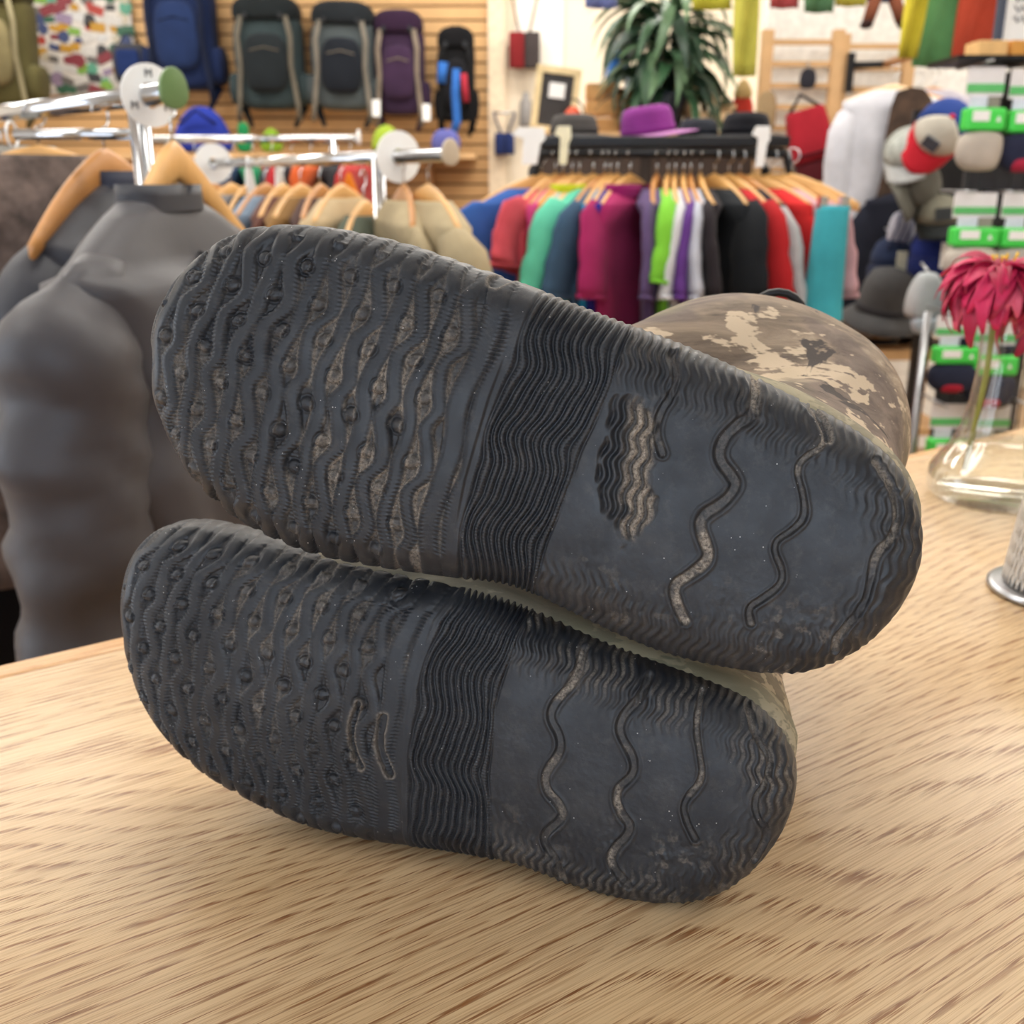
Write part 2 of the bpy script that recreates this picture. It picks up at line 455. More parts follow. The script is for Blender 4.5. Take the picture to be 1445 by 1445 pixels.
    H += heel*(.0014*edge*fine**1.3 + .00042*ghost*fine*(1-edge)*sstep(fbm(A*130, B*130, 43, 3), .36, .55) + .0011*(1 - .5*edge))
    H += heel*.0009*(fbm(A*170, B*170, 51, 4)-.5)*(.25+ghost)
    dirt = np.maximum(dirt, .30*heel*ghost*sstep(fbm(A*240, B*240, 55, 3), .56, .66))
    for poly, wd, dep, dt in spec['grooves']:
        Pl = S.pts(open_smooth(poly, 160))
        gd = poly_dist(A, B, Pl)
        wv = wd*(1 + .5*(fbm(A*90, B*90, 61, 2)-.5))
        g = 1 - sstep(gd, wv*.55, wv)
        H -= dep*g
        H += .0004*np.exp(-((gd - wv*1.25)/.0007)**2)
        dirt = np.maximum(dirt, dt*g*(.18 + .82*sstep(fbm(A*45, B*45, 71, 4), .40, .52))*(.45 + .55*sstep(fbm(A*260, B*260, 73, 3), .36, .5)))
    for poly, wd, dep in spec['gouges']:
        Pl = S.pts(open_smooth(poly, 80)); gd = poly_dist(A, B, Pl)
        wv = wd*(1 + .9*(fbm(A*160, B*160, 81, 3)-.5))
        g = 1 - sstep(gd, wv*.6, wv); H -= dep*g
        dirt = np.maximum(dirt, .55*np.exp(-((gd - wv)/.0007)**2))
    for (cx, cy, rx, ry, rot, amt) in spec['worn']:
        c = S.loc(cx, cy); r = math.radians(rot)
        u = ((A-c[0])*math.cos(r) + (B-c[1])*math.sin(r))/rx; v = (-(A-c[0])*math.sin(r) + (B-c[1])*math.cos(r))/ry
        e = 1 - sstep(np.sqrt(u*u + v*v) + .9*(fbm(A*80, B*80, 91)-.5), .65, 1.0)
        wl = .5 - .5*np.cos(2*np.pi*(A + .0009*np.sin(2*np.pi*B/.011) + .003*(fbm(A*60, B*60, 93)-.5))/.0042)
        H -= e*amt*(.0006 + .0018*(1-wl)); dirt = np.maximum(dirt, e*sstep(fbm(A*70, B*70, 95, 4), .42, .52)*(.25 + .75*sstep(wl, .1, .6))*sstep(u, -.35, .25))
    # ---------------- dirt in the channels, in the patches the photograph shows
    msk = np.zeros_like(A)
    for (cx, cy, rx, ry, amt) in spec['dirt']:
        c = S.loc(cx, cy); msk = np.maximum(msk, amt*np.exp(-(((A-c[0])/rx)**2 + ((B-c[1])/ry)**2)))
    br = sstep(fbm(A*55, B*55, 101, 4), .36, .56)
    wall = np.exp(-((rid + .0004)/.0007)**2)
    dirt = np.maximum(dirt, deep*msk*br*(.30 + .70*np.clip(wall*1.3 + sstep(fbm(A*120, B*120, 103, 3), .45, .62)*.7, 0, 1)))
    dirt = np.maximum(dirt, .55*fore*flank*msk*sstep(fbm(A*150, B*150, 111, 3), .42, .6)*wall)
    dirt = np.maximum(dirt, .8*heel*sstep(fine, .55, .15)*edge*spec.get('heel_dirt', .3)*sstep(fbm(A*60, B*60, 121, 4), .36, .6))
    H -= .0004*dirt*0
    H += .0009*dirt*deep + .00035*dirt*(fbm(A*500, B*500, 131, 3)-.4)
    H += .00010*(fbm(A*700, B*700, 141, 2)-.5)
    # ---------------- surface
    fade = sstep(D, -.0001, .0030)*.65 + .35
    cs = np.sqrt(np.clip(1 - q*q, 0, 1))
    nrm2 = NR*q[..., None]
    P = S.pos(A, B, h0)
    nv = nrm2[..., 0:1]*S.ea + nrm2[..., 1:2]*S.eb + cs[..., None]*S.N
    P = P + nv*(H*fade - .0012)[..., None]
    n0, n1 = A.shape
    V = P.reshape(-1, 3)
    # side wall behind the tread edge
    loop = [(0, j) for j in range(n1)] + [(i, n1-1) for i in range(1, n0)] + [(n0-1, j) for j in range(n1-2, -1, -1)] + [(i, 0) for i in range(n0-2, 0, -1)]
    li = np.array([i*n1 + j for i, j in loop]); base = V[li]
    nl = NR.reshape(-1, 2)[li]; od = nl[:, 0:1]*S.ea + nl[:, 1:2]*S.eb
    rings = []
    for dz, dout in ((.003, .0003), (.007, .0002), (.011, -.0008), (.014, -.0045), (.014, -.012)):
        rings.append(base - S.N*dz + od*dout)
    V = np.vstack([V] + rings)
    ii, jj = np.meshgrid(np.arange(n0-1), np.arange(n1-1), indexing='ij')
    F = np.stack([ii*n1+jj, (ii+1)*n1+jj, (ii+1)*n1+jj+1, ii*n1+jj+1], -1).reshape(-1, 4)
    m = len(li); prev = li; off = n0*n1; X = [F]
    for r in range(len(rings)):
        cur = off + r*m + np.arange(m)
        X.append(np.stack([prev, np.roll(prev, -1), np.roll(cur, -1), cur], 1)); prev = cur
    F = np.vstack(X)
    V[:, 2] = np.maximum(V[:, 2], 1.0003)
    # orient to the sole normal
    c0 = np.cross(V[F[len(ii.ravel())//2, 1]] - V[F[len(ii.ravel())//2, 0]], V[F[len(ii.ravel())//2, 2]] - V[F[len(ii.ravel())//2, 0]])
    if np.dot(c0, S.N) < 0: F = F[:, ::-1]
    me = bpy.data.meshes.new(name)
    me.vertices.add(len(V)); me.vertices.foreach_set('co', V.astype(np.float32).ravel())
    me.loops.add(F.size); me.loops.foreach_set('vertex_index', F.astype(np.int32).ravel())
    me.polygons.add(len(F)); me.polygons.foreach_set('loop_start', np.arange(0, F.size, 4, dtype=np.int32))
    me.update(calc_edges=True)
    me.polygons.foreach_set('use_smooth', np.ones(len(F), bool))
    at_ = me.attributes.new('dirt', 'FLOAT', 'POINT')
    dv = np.zeros(len(V), np.float32); dv[:n0*n1] = np.clip(dirt, 0, 1).ravel(); at_.data.foreach_set('value', dv)
    me.materials.append(mat)
    o = bpy.data.objects.new(name, me); COL.objects.link(o)
    o.parent = parent; o.matrix_parent_inverse = Matrix.Translation(-Vector(parent.location))
    print(name, 'verts', len(V), 'L', round(S.L, 3), 'a', S.a0, S.a1)
    return o

def rubber():
    m, nt, b = new_mat('black_rubber')
    tc = nt.nodes.new('ShaderNodeTexCoord'); vec = tc.outputs['Object']
    at_ = nd(nt, 'ShaderNodeAttribute', attribute_name='dirt')
    n1 = noise(nt, vec, 45, 5, .6); n2 = noise(nt, vec, 900, 3, .6)
    base = ramp(nt, n1, [(0.3, (.0125, .0145, .0185)), (0.55, (.020, .0225, .0275)), (0.75, (.036, .037, .040))])
    dcol = ramp(nt, n2, [(0.3, srgb(70, 63, 56)), (0.5, srgb(150, 138, 124)), (0.75, srgb(196, 184, 168))])
    c = mixc(nt, math_(nt, 'MULTIPLY', at_.outputs['Fac'], .85, clamp=True), base, dcol)
    dust = ramp(nt, noise(nt, vec, 160, 5, .7), [(0.52, (0, 0, 0)), (0.78, (1, 1, 1))])
    c = mixc(nt, math_(nt, 'MULTIPLY', dust, .16), c, srgb(120, 112, 104))
    # lint specks
    vo = nd(nt, 'ShaderNodeTexVoronoi'); nt.links.new(vec, vo.inputs['Vector']); vo.inputs['Scale'].default_value = 420
    sp = ramp(nt, vo.outputs['Distance'], [(0.09, (1, 1, 1)), (0.13, (0, 0, 0))])
    sel = ramp(nt, noise(nt, vec, 130, 1), [(0.62, (0, 0, 0)), (0.66, (1, 1, 1))])
    c = mixc(nt, math_(nt, 'MULTIPLY', sp, math_(nt, 'MULTIPLY', sel, .75)), c, srgb(190, 188, 184))
    nt.links.new(c, b.inputs['Base Color'])
    r = ramp(nt, noise(nt, vec, 70, 4, .6), [(0.3, (.36, .36, .36)), (0.7, (.56, .56, .56))])
    r = mixc(nt, at_.outputs['Fac'], r, (0.9, .9, .9))
    nt.links.new(r, b.inputs['Roughness']); b.inputs['Specular IOR Level'].default_value = .42
    bump(nt, b, noise(nt, vec, 1500, 2, .6), .12, .0004)
    return m
def camo(name, green=0.0):
    m, nt, b = new_mat(name)
    v0 = objcoord(nt, (1, 1, 1)); vs = objcoord(nt, (6, 22, 34), (.15, .5, .35))
    streak = noise(nt, vs, 2.2, 6, .65, .8); patch = noise(nt, v0, 11, 3, .55, .6); patch2 = noise(nt, v0, 17, 4, .6, 1.2)
    bark = ramp(nt, streak, [(0.30, srgb(84, 72, 62)), (0.45, srgb(122, 106, 90)), (0.58, srgb(150, 132, 112)), (0.72, srgb(188, 170, 146))])
    c = mixc(nt, ramp(nt, patch, [(0.50, (0, 0, 0)), (0.54, (1, 1, 1))]), bark, ramp(nt, streak, [(0.38, srgb(96, 82, 74)), (0.62, srgb(128, 112, 100))]))
    lf = ramp(nt, math_(nt, 'ADD', math_(nt, 'MULTIPLY', patch2, .6), math_(nt, 'MULTIPLY', noise(nt, objcoord(nt, (40, 110, 150), (.1, .4, .6)), 1.0, 3, .6), .4)), [(0.555, (0, 0, 0)), (0.575, (1, 1, 1))])
    c = mixc(nt, lf, c, srgb(196, 176, 150))
    dk = ramp(nt, noise(nt, v0, 26, 4, .6, 1.0), [(0.62, (0, 0, 0)), (0.65, (1, 1, 1))])
    c = mixc(nt, dk, c, srgb(70, 62, 58))
    gr = ramp(nt, noise(nt, v0, 8, 2), [(0.55, (0, 0, 0)), (0.62, (1, 1, 1))])
    c = mixc(nt, math_(nt, 'MULTIPLY', gr, .5), c, srgb(128, 122, 88))
    if green: c = mixc(nt, green, c, srgb(150, 150, 128))
    nt.links.new(c, b.inputs['Base Color'])
    b.inputs['Roughness'].default_value = .72; b.inputs['Specular IOR Level'].default_value = .3
    bump(nt, b, noise(nt, v0, 900, 2), .2, .0005)
    return m
m_rubber = rubber(); m_camo = camo('camo_neoprene'); m_rand = camo('camo_rand', .40)
m_black = M('black_plastic', (26, 26, 28), .5); m_seam = M('seam_thread', (122, 106, 88), .8)

def boot_upper(S, parent, shaft, rings_spec, sink, tw):
    """neoprene upper: the sole outline lofted back into the ankle and the leg"""
    n = 180; o = closed_smooth(S.out, n)
    cen = o.mean(0)
    t = np.roll(o, -1, 0) - np.roll(o, 1, 0); t /= np.linalg.norm(t, axis=1)[:, None]
    nr = np.stack([t[:, 1], -t[:, 0]], 1)
    if np.sum(nr*(o-cen)) < 0: nr = -nr
    Lx = S.a1 - S.a0; Wd = o[:, 1].max() - o[:, 1].min()
    th = np.arctan2((o[:, 1]-cen[1])/Wd, (o[:, 0]-cen[0])/Lx)
    s_ = (o[:, 0] - S.a0)/Lx
    toe_w = 1 - np.clip((s_ - tw[0])/(tw[1] - tw[0]), 0, 1)          # 1 over the forefoot, 0 at the heel
    def ring(dep, outset, f, sc=1.0, k=0):
        w = outset*(1 - toe_w) + min(outset, -.0065)*toe_w
        kk = sstep(nr[:, 1], -.15, .55); w = w*kk + np.minimum(w, -.0085)*(1 - kk)
        p = o + nr*w[:, None]
        low = np.clip((dep - .03)/.06, 0, 1)*sink*toe_w               # the instep falls away behind the forefoot
        p[:, 1] -= low*np.clip((o[:, 1] - cen[1])/Wd + .5, 0, 1)
        ca, cb, ra, rb = shaft(dep)
        q = np.stack([ca + ra*sc*np.cos(th), cb + rb*sc*np.sin(th)], 1)
        wob = 1 + .018*np.sin(3*th + dep*40) + .012*np.sin(7*th - dep*70)
        q = np.stack([ca, cb])[None, :] + (q - np.stack([ca, cb])[None, :])*wob[:, None]
        r = p*(1-f) + q*f
        x = S.pos(r[:, 0], r[:, 1], np.full(n, -dep))
        x[:, 2] = np.maximum(x[:, 2], 1.0008)                         # rests on the counter
        return [Vector(t_) for t_ in x]
    toloc = lambda rg: [p - Vector(parent.location) for p in rg]
    rd = [ring(d, o_, 0) for d, o_ in ((.012, -.006), (.016, -.0015), (.022, .0015), (.032, .0022), (.040, .0015), (.043, -.002))]
    MB().loft([toloc(r) for r in rd], False, False).obj('rand', m_rand, parent)
    up = [ring(d, o_, f, sc) for d, o_, f, sc in rings_spec]
    uo = MB().loft([toloc(r) for r in up], False, True).obj('upper', m_camo, parent, sub=1)
    return uo

# ---- upper boot
OUT_U = [(176,520),(177,470),(188,425),(208,392),(238,362),(272,335),(310,313),(350,304),(400,303),(450,308),(510,320),(560,333),(610,350),(660,368),(720,388),(770,408),(820,428),(870,447),(920,465),(980,488),(1040,514),(1100,543),(1160,572),(1210,600),(1250,628),(1280,655),(1302,690),(1316,730),(1321,770),(1317,810),(1301,850),(1275,890),(1240,925),(1200,950),(1150,968),(1100,972),(1050,967),(990,956),(930,940),(870,916),(800,882),(740,853),(690,838),(640,833),(590,827),(540,819),(480,808),(420,795),(370,775),(320,748),(280,720),(245,685),(220,650),(200,610),(183,565)]
S_up = Sole(CAM + ray(740, 640)*.385, 10, 10, OUT_U, (176, 500), (1320, 772))
c3 = lambda L, ox, oy, s: [(ox + x/s, oy + y/s) for x, y in L]
spec_up = dict(R=.015, arch=.53, b0=.004,
    w0=[(748,385),(722,470),(690,560),(655,680),(632,790),(622,840)], w1=[(893,450),(862,540),(838,600),(800,690),(768,780),(742,860)],
    grooves=[(c3([(590,225),(592,330),(570,400),(490,440),(425,520),(420,590),(470,650),(500,700),(450,770),(350,830),(330,880),(372,980),(370,1030),(300,1090),(215,1140),(230,1220),(270,1300)],880,460,3.11), .0026, .0013, 1.0),
             (c3([(810,330),(892,450),(885,530),(790,580),(760,640),(790,740),(800,840),(740,900),(670,940),(660,990),(702,1080),(690,1140),(610,1200),(545,1240),(560,1310)],880,460,3.11), .0016, .0011, .9),
             (c3([(1120,600),(1180,700),(1215,800),(1190,930),(1110,1000),(1090,1120),(1060,1240),(940,1370),(935,1430)],880,460,3.11), .0020, .0009, .55),
             (c3([(215,120),(240,230),(215,300),(160,380),(140,470),(170,560)],880,460,3.11), .0018, .0011, .7)],
    gouges=[(c3([(860,350),(900,440),(905,500)],880,460,3.11), .0015, .0022), ([(690,392),(703,384)], .0030, .0020)],
    worn=[(884,668,.012,.030,8,1.0)],
    dirt=[(520,590,.042,.050,1.0),(600,700,.030,.035,.9),(300,560,.035,.045,.55),(440,680,.03,.04,.8),(590,480,.02,.02,.7)], heel_dirt=.18)
boot_u = empty('wader_boot', Vector(S_up.pos(np.array(.16), np.array(0.0), np.array(-.06))), 'black rubber soled camouflage wader boot lying on top of the other boot', 'boot', 'pair of wader boots on the counter')
build_sole(S_up, 'outsole', boot_u, spec_up, m_rubber)['label'] = 'black rubber outsole with wavy tread and dried mud'
def sh_up(dep):
    k = min(1, dep/.14)
    return (.254, .008 + .014*k, .046 + .030*k, .036 + .028*k)
boot_upper(S_up, boot_u, sh_up, [(.040, -.0005, 0, 1), (.052, .0025, .06, 1), (.070, .003, .28, 1), (.092, .002, .62, 1), (.118, 0, .90, 1), (.150, 0, 1, 1.04), (.19, 0, 1, 1.04), (.24, 0, 1, 1.0), (.29, 0, 1, .92), (.31, 0, 1, .80)], .062, (.56, .80))
lp = at(1100, 424, .56); lp = lp - Vector(boot_u.location)
MB().tube([lp + Vector((.016*math.cos(t), .004, -.012 + .016*math.sin(t))) for t in [math.pi*i/10 for i in range(11)]], .0022, 8).obj('pull_loop', m_black, boot_u)
# ---- lower boot
OUT_L = [(133,880),(135,830),(150,788),(175,758),(205,744),(240,741),(290,749),(350,766),(410,784),(470,799),(540,813),(600,823),(660,838),(720,860),(780,888),(850,920),(920,946),(980,968),(1030,988),(1070,1010),(1101,1040),(1121,1075),(1129,1115),(1125,1160),(1106,1205),(1076,1245),(1040,1276),(1000,1294),(950,1302),(890,1299),(830,1285),(770,1264),(720,1244),(670,1234),(600,1226),(520,1216),(450,1201),(390,1181),(330,1151),(270,1116),(225,1080),(190,1040),(164,1000),(147,950),(137,910)]
S_lo = Sole(np.array(onz(950, 1303, 1.0)), 15, 10, OUT_L, (134, 880), (1128, 1115))
spec_lo = dict(R=.015, depth=.68, arch=.54, b0=.011, wb=.01,
    w0=[(640,830),(606,880),(578,974),(562,1112),(562,1230)], w1=[(748,860),(728,900),(697,1001),(690,1112),(690,1245)],
    grooves=[(c3([(400,190),(385,290),(290,390),(275,450),(320,520),(320,590),(255,670),(260,740),(310,790),(340,850),(250,920),(250,970),(310,1050),(312,1140)],680,860,2.89), .0022, .0012, .8),
             (c3([(670,300),(650,360),(570,440),(555,510),(620,610),(620,680),(540,740),(560,830),(620,900),(520,1000),(530,1060),(590,1140)],680,860,2.89), .0022, .0013, .9),
             (c3([(890,360),(870,480),(885,580),(905,700),(815,790),(835,870),(870,940)],680,860,2.89), .0016, .0011, .6),
             (c3([(1080,425),(1110,530),(1180,620),(1160,720),(1110,780),(1120,860),(1170,930),(1110,1050)],680,860,2.89), .0016, .0012, .5)],
    gouges=[(c3([(1115,790),(1085,870),(1085,970),(1120,1050)],120,720,2.89), .0016, .0020), (c3([(1215,850),(1195,930),(1210,1020),(1235,1080)],120,720,2.89), .0026, .0024)],
    worn=[],
    dirt=[(350,950,.03,.05,.5),(430,860,.03,.03,.55),(330,880,.02,.03,.5),(560,930,.02,.02,.6)], heel_dirt=.75)
boot_l = empty('wader_boot', Vector(S_lo.pos(np.array(.16), np.array(0.0), np.array(-.06))), 'black rubber soled camouflage wader boot lying sideways flat on the oak counter', 'boot', 'pair of wader boots on the counter')
build_sole(S_lo, 'outsole', boot_l, spec_lo, m_rubber)['label'] = 'black rubber outsole with wavy tread, torn in the forefoot'
def sh_lo(dep):
    k = min(1, dep/.14)
    return (.236, .012 + .006*k, .052 + .026*k, .040 + .006*k)
boot_upper(S_lo, boot_l, sh_lo, [(.040, -.0005, 0, 1), (.052, .0020, .06, 1), (.070, .002, .30, 1), (.092, .001, .64, 1), (.118, 0, .92, 1), (.150, 0, 1, 1.03), (.19, 0, 1, 1.03), (.24, 0, 1, 1.0), (.27, 0, 1, .86)], .02, (.1, .35))

# ================================================================== shared shop materials
m_chrome = M('chrome', (205, 208, 212), .12, 1.0, .02, 5)
m_steel = M('brushed_steel', (176, 178, 182), .3, 1.0, .04, 20)
m_hanger = M('hanger_wood', (214, 164, 98), .42, 0, .14, 14, spec=.5)
m_hanger2 = M('hanger_wood_dark', (190, 132, 72), .42, 0, .14, 14, spec=.5)
m_blackm = M('black_metal', (30, 31, 34), .38, .3, .08, 20)
m_whitep = M('white_plastic', (240, 240, 238), .4, 0, .02, 20)
m_ink = M('grey_ink', (90, 92, 98), .8, 0, .05, 20)
m_tan = M('tan_slat', (206, 164, 112), .55, 0, .08, 6)
m_wood = M('pale_wood', (206, 166, 118), .55, 0, .12, 10)
m_woodd = M('brown_wood', (150, 106, 66), .55, 0, .14, 10)

def text_obj(name, txt, size, mat, parent, loc, rot, ext=.0006):
    cu = bpy.data.curves.new(name, 'FONT'); cu.body = txt; cu.size = size; cu.align_x = 'CENTER'; cu.align_y = 'CENTER'; cu.extrude = ext
    t = bpy.data.objects.new(name + '_tmp', cu); COL.objects.link(t)
    me = bpy.data.meshes.new_from_object(t.evaluated_get(bpy.context.evaluated_depsgraph_get()))
    bpy.data.objects.remove(t, do_unlink=True); bpy.data.curves.remove(cu)
    me.name = name; me.materials.clear(); me.materials.append(mat)
    o = bpy.data.objects.new(name, me); COL.objects.link(o); o.parent = parent; o.location = loc; o.rotation_euler = rot
    return o

# ---- wooden clothes hanger: origin at the top of the wood, arms along x
HD = .053                                         # rail centre above the hanger origin
def hanger_mesh(W, drop, c=.042, tip=.022, th=.016, bowy=.025):
    rings = []
    for k in range(25):
        x = W*(k/12.0 - 1); u = abs(x)/W
        zu = -drop*u**1.25; h = c*(1-u)**.6*.55 + tip + (c-tip)*.2*(1-u); y = -bowy*u*u; t = th*(1 - .25*u)
        rings.append([Vector((x, y - t/2, zu-h*.15)), Vector((x, y-t*.2, zu)), Vector((x, y+t*.2, zu)), Vector((x, y + t/2, zu-h*.15)),
                      Vector((x, y + t/2, zu-h*.85)), Vector((x, y+t*.2, zu-h)), Vector((x, y-t*.2, zu-h)), Vector((x, y - t/2, zu-h*.85))])
    return MB().loft(rings)
def hook_mesh():
    p = [(0, 0, -.006), (0, 0, .018)] + [(.019*math.cos(a), 0, .046 + .019*math.sin(a)) for a in [math.radians(t) for t in range(-90, 181, 22)]]
    return MB().tube(p, .0019, 6)
HG = {}
def hanger(org, rz, label, group, W=.21, drop=.065, mat=None, name='clothes_hanger'):
    mat = mat or m_hanger; key = (W, drop, mat.name)
    e = empty(name, org, label, 'hanger', group, rz)
    if key not in HG:
        HG[key] = (hanger_mesh(W, drop).obj('arms', mat, e), hook_mesh().obj('hook', m_chrome, e))
    else:
        for s in HG[key]:
            c = s.copy(); COL.objects.link(c); c.parent = e
    return e
# ---- garment on a hanger: same origin and axes as the hanger
def garment(name, org, rz, mat, label, cat, group=None, length=.68, W=.21, drop=.065, sleeve=.20, thick=.055, taper=1.0, sl_mat=None, fold=.010, seed=0,
            collar=None, neck=.085, splay=.05, sl_r=(.075, .042), wr=0.0, panel=None, nz=22, n=40, zip_=None):
    rs = random.Random(seed)
    e = empty(name, org, label, cat, group, rz)
    ph = [rs.uniform(0, 6.28) for _ in range(4)]
    rings = []
    def ring(z, hw, hd, t):
        r = []
        for j in range(n):
            a = 2*math.pi*j/n; c, s = math.cos(a), math.sin(a)
            f = 1.0 + fold/max(hd, .03)*t*(.6*math.sin(5*a + ph[0] + 2*z) + .5*math.sin(9*a + ph[1] - 3*z))
            x = hw*math.copysign(abs(c)**.75, c); y = hd*math.copysign(abs(s)**.85, s)*f
            bow = -.025*(x/W)**2
            r.append(Vector((x + fold*.4*t*math.sin(7*z*6 + ph[2] + a), y + bow + fold*.5*t*math.sin(z*14 + ph[3]), z)))
        return r
    for hw in (neck, .11, .14, .17, .195, W + .008):
        u = min(hw, W)/W
        rings.append(ring(-drop*u**1.25 + .006, hw, .018 + .030*u, .05))
    z0 = -drop + .006
    for k in range(1, nz+1):
        t = k/nz; z = z0 - (length - drop)*t
        hw = (W + .012)*(1 + (taper - 1)*t) * (1 - .05*math.sin(min(1, t*3)*math.pi)*(1 if sleeve else 0))
        rings.append(ring(z, hw, thick*(.85 + .3*min(1, t*4)), min(1, t*1.6)))
    def crease(p, c, amp, fz):
        d = Vector((p.x - c[0], (p.y - c[1])*1.6, 0)); d = d.normalized() if d.length > 1e-5 else Vector((0, -1, 0))
        v = mnoise.noise(Vector((p.x*7 + seed, p.y*7, p.z*fz))) + .5*(1 - 2*abs(mnoise.noise(Vector((p.x*11 + p.z*5, p.y*11 + seed, p.z*fz*1.6)))))
        return p + d*amp*v
    if wr: rings = [[crease(p, (0, 0), wr*min(1, .3 + 4*abs(p.z)), 5.0) for p in r] for r in rings]
    to = MB().loft(rings, False, False).obj('torso', mat, e, solid=.002)
    if zip_: MB().tube([(0, rings[i][3*n//4].y - .004, rings[i][0].z) for i in range(4, len(rings), 2)], .004, 6).obj('zipper', zip_, to)
    sm = sl_mat or mat
    if sleeve:
        for s in (-1, 1):
            x0 = s*(W - .03); k = 34 if wr else 9; path = []; rad = []
            for i in range(k+1):
                t = i/k
                path.append((x0 + s*(.02 - .05*max(0, 1 - t*6) + splay*t**.8), -.02 - .012*math.sin(t*3 + seed), z0 + (.016 if wr else -.006) - .03*t - sleeve*t))
                w = .18 + .82*math.sin(min(1, t*4.5)*math.pi/2)
                wv = 1 + .06*math.sin(i*(.9 if wr else 2.1) + seed)
                rad.append((sl_r[0]*w*(1 - .28*t*(sleeve > .4))*wv, sl_r[1]*(.3+.7*math.sin(min(1, t*4)*math.pi/2))*(1 - .15*t*(sleeve > .4))*wv))
            tb = MB().tube(path, rad, 28 if wr else 16, False, (1, 0, 0))
            if wr: tb.v = [tuple(crease(Vector(p), (x0 + s*.03, -.02), wr*.8, 11.0)) for p in tb.v]
            so = tb.obj('sleeve', sm, e, solid=.002)
            MB().tube([Vector(path[-2]).lerp(Vector(path[-1]), .7), Vector(path[-1]) + Vector((0, 0, -.004))], [(rad[-1][0]*1.03, rad[-1][1]*1.05)]*2, 16, False, (1, 0, 0)).obj('cuff', sm, so, solid=.003)
    if collar:
        r = rings[0]; cr = []
        for dz, sc in ((-.014, 1.10), (.004, 1.06), (.018, 1.03), (.016, .92), (-.006, .88)):
            cr.append([Vector((p.x*sc, p.y*(1.35 if sc > .9 else 1.15), p.z + dz)) for p in r])
        MB().loft(cr, False, False).obj('collar', collar, e)
    if panel:
        pm, x0, x1, za, zb = panel
        rows = []
        for i in range(8):
            t = i/7; z = z0 - (length-drop)*(za + (zb-za)*t)
            rows.append([Vector((x0 + (x1-x0)*q/5, -(thick*1.15 + .022) - .004*math.sin(z*20) - .02*((x0+(x1-x0)*q/5)/W)**2*-1, z)) for q in range(6)])
        MB().sheet(rows).obj('print_panel', pm, e, solid=.003)
    return e

# ================================================================== left chrome racks
E1 = at(243, 131, 1.42); F1 = onz(0, 160, E1.z); D1 = (F1 - E1).normalized(); F1 = E1 + D1*1.15
A1 = math.atan2(D1.y, D1.x) - math.pi/2           # hanger yaw: across the rail
def perp_disc(mb, c, d, r, t, n=28, stretch=1.0):
    d = d.normalized(); up = Vector((0, 0, 1)); s = d.cross(up).normalized()
    rings = []
    for q in (-t/2, t/2):
        rings.append([c + d*q + s*r*math.cos(2*math.pi*j/n) + up*r*(stretch if math.sin(2*math.pi*j/n) > 0 else 1)*math.sin(2*math.pi*j/n) for j in range(n)])
    return mb.loft(rings)
def local(e, v): return Vector(v) - Vector(e.location)
def chrome_rack(name, label, E, F, post_t, capmat, cross=None, rad=.0135, group='chrome clothes racks'):
    base = E.lerp(F, post_t); base = Vector((base.x, base.y, 0)); e = empty(name, base, label, 'clothes rack', group)
    L = lambda p: local(e, p)
    MB().tube([L(E), L(F)], rad, 14).obj('rail', m_chrome, e)
    d = (F - E).normalized()
    cap = MB(); perp_disc(cap, L(E) - d*.004, d, .020, .008, 24, 1.55); cap.obj('end_cap', capmat, e, bev=.002)
    for t in (post_t, .92):
        p = E.lerp(F, t)
        MB().tube([L((p.x, p.y, p.z)), L((p.x, p.y, .05))], .0145, 14).obj('post', m_chrome, e)
        s = Vector((-d.y, d.x, 0))
        MB().tube([L((p.x, p.y, .05)) + s*.25, L((p.x, p.y, .05)) - s*.25], .014, 10).obj('foot', m_chrome, e)
    if cross:
        MB().tube([L(cross[0]), L(cross[1])], .008, 12).obj('cross_bar', m_chrome, e)
    return e
m_capg = M('green_reflection_cap', (104, 132, 82), .35, 0, .1, 10); m_capb = M('beige_reflection_cap', (188, 172, 150), .35, 0, .1, 10)  # flat cap colours paint in what the mirror discs reflect
P1 = E1 + D1*.10
chrome_rack('clothes_rack', 'chrome clothes rack with a teardrop end cap painted with a green reflection, holding the charcoal jackets', E1, F1, .10/1.15, m_capg,
            (Vector((P1.x, P1.y, 0)) + Vector((0, 0, at(178, 190, P1.y).z)), at(22, 190, P1.y + .02)))
def size_disc(c, d, r, label, letters=True):
    d = d.normalized(); rz = math.atan2(d.y, d.x)
    e = empty('size_divider', c, label, 'size marker', 'white size dividers on the rails', rz)
    mb = MB(); n = 36; hole = .016; prof = [(hole, -.0015), (r, -.0015), (r, .0015), (hole, .0015), (hole, -.0015)]
    rings = [[Vector((x, q*math.cos(2*math.pi*j/n), q*math.sin(2*math.pi*j/n))) for j in range(n)] for q, x in prof]
    mb.loft(rings, False, False).obj('disc', m_whitep, e, False)
    if letters:
        for k, a in enumerate((90, 210, 330)):
            t = math.radians(a); p = (-.0022, -.68*r*math.cos(t), .68*r*math.sin(t))
            text_obj('letter', 'M', r*.36, m_ink, e, p, (math.radians(90), 0, math.radians(-90)) )
    return e
size_disc(E1 + D1*.062, D1, .040, 'white round size divider marked M beside the green end cap')
size_disc(at(17, 190, P1.y + .02) , (at(22, 190, P1.y) - P1), .018, 'small white end disc on the chrome cross bar', False)

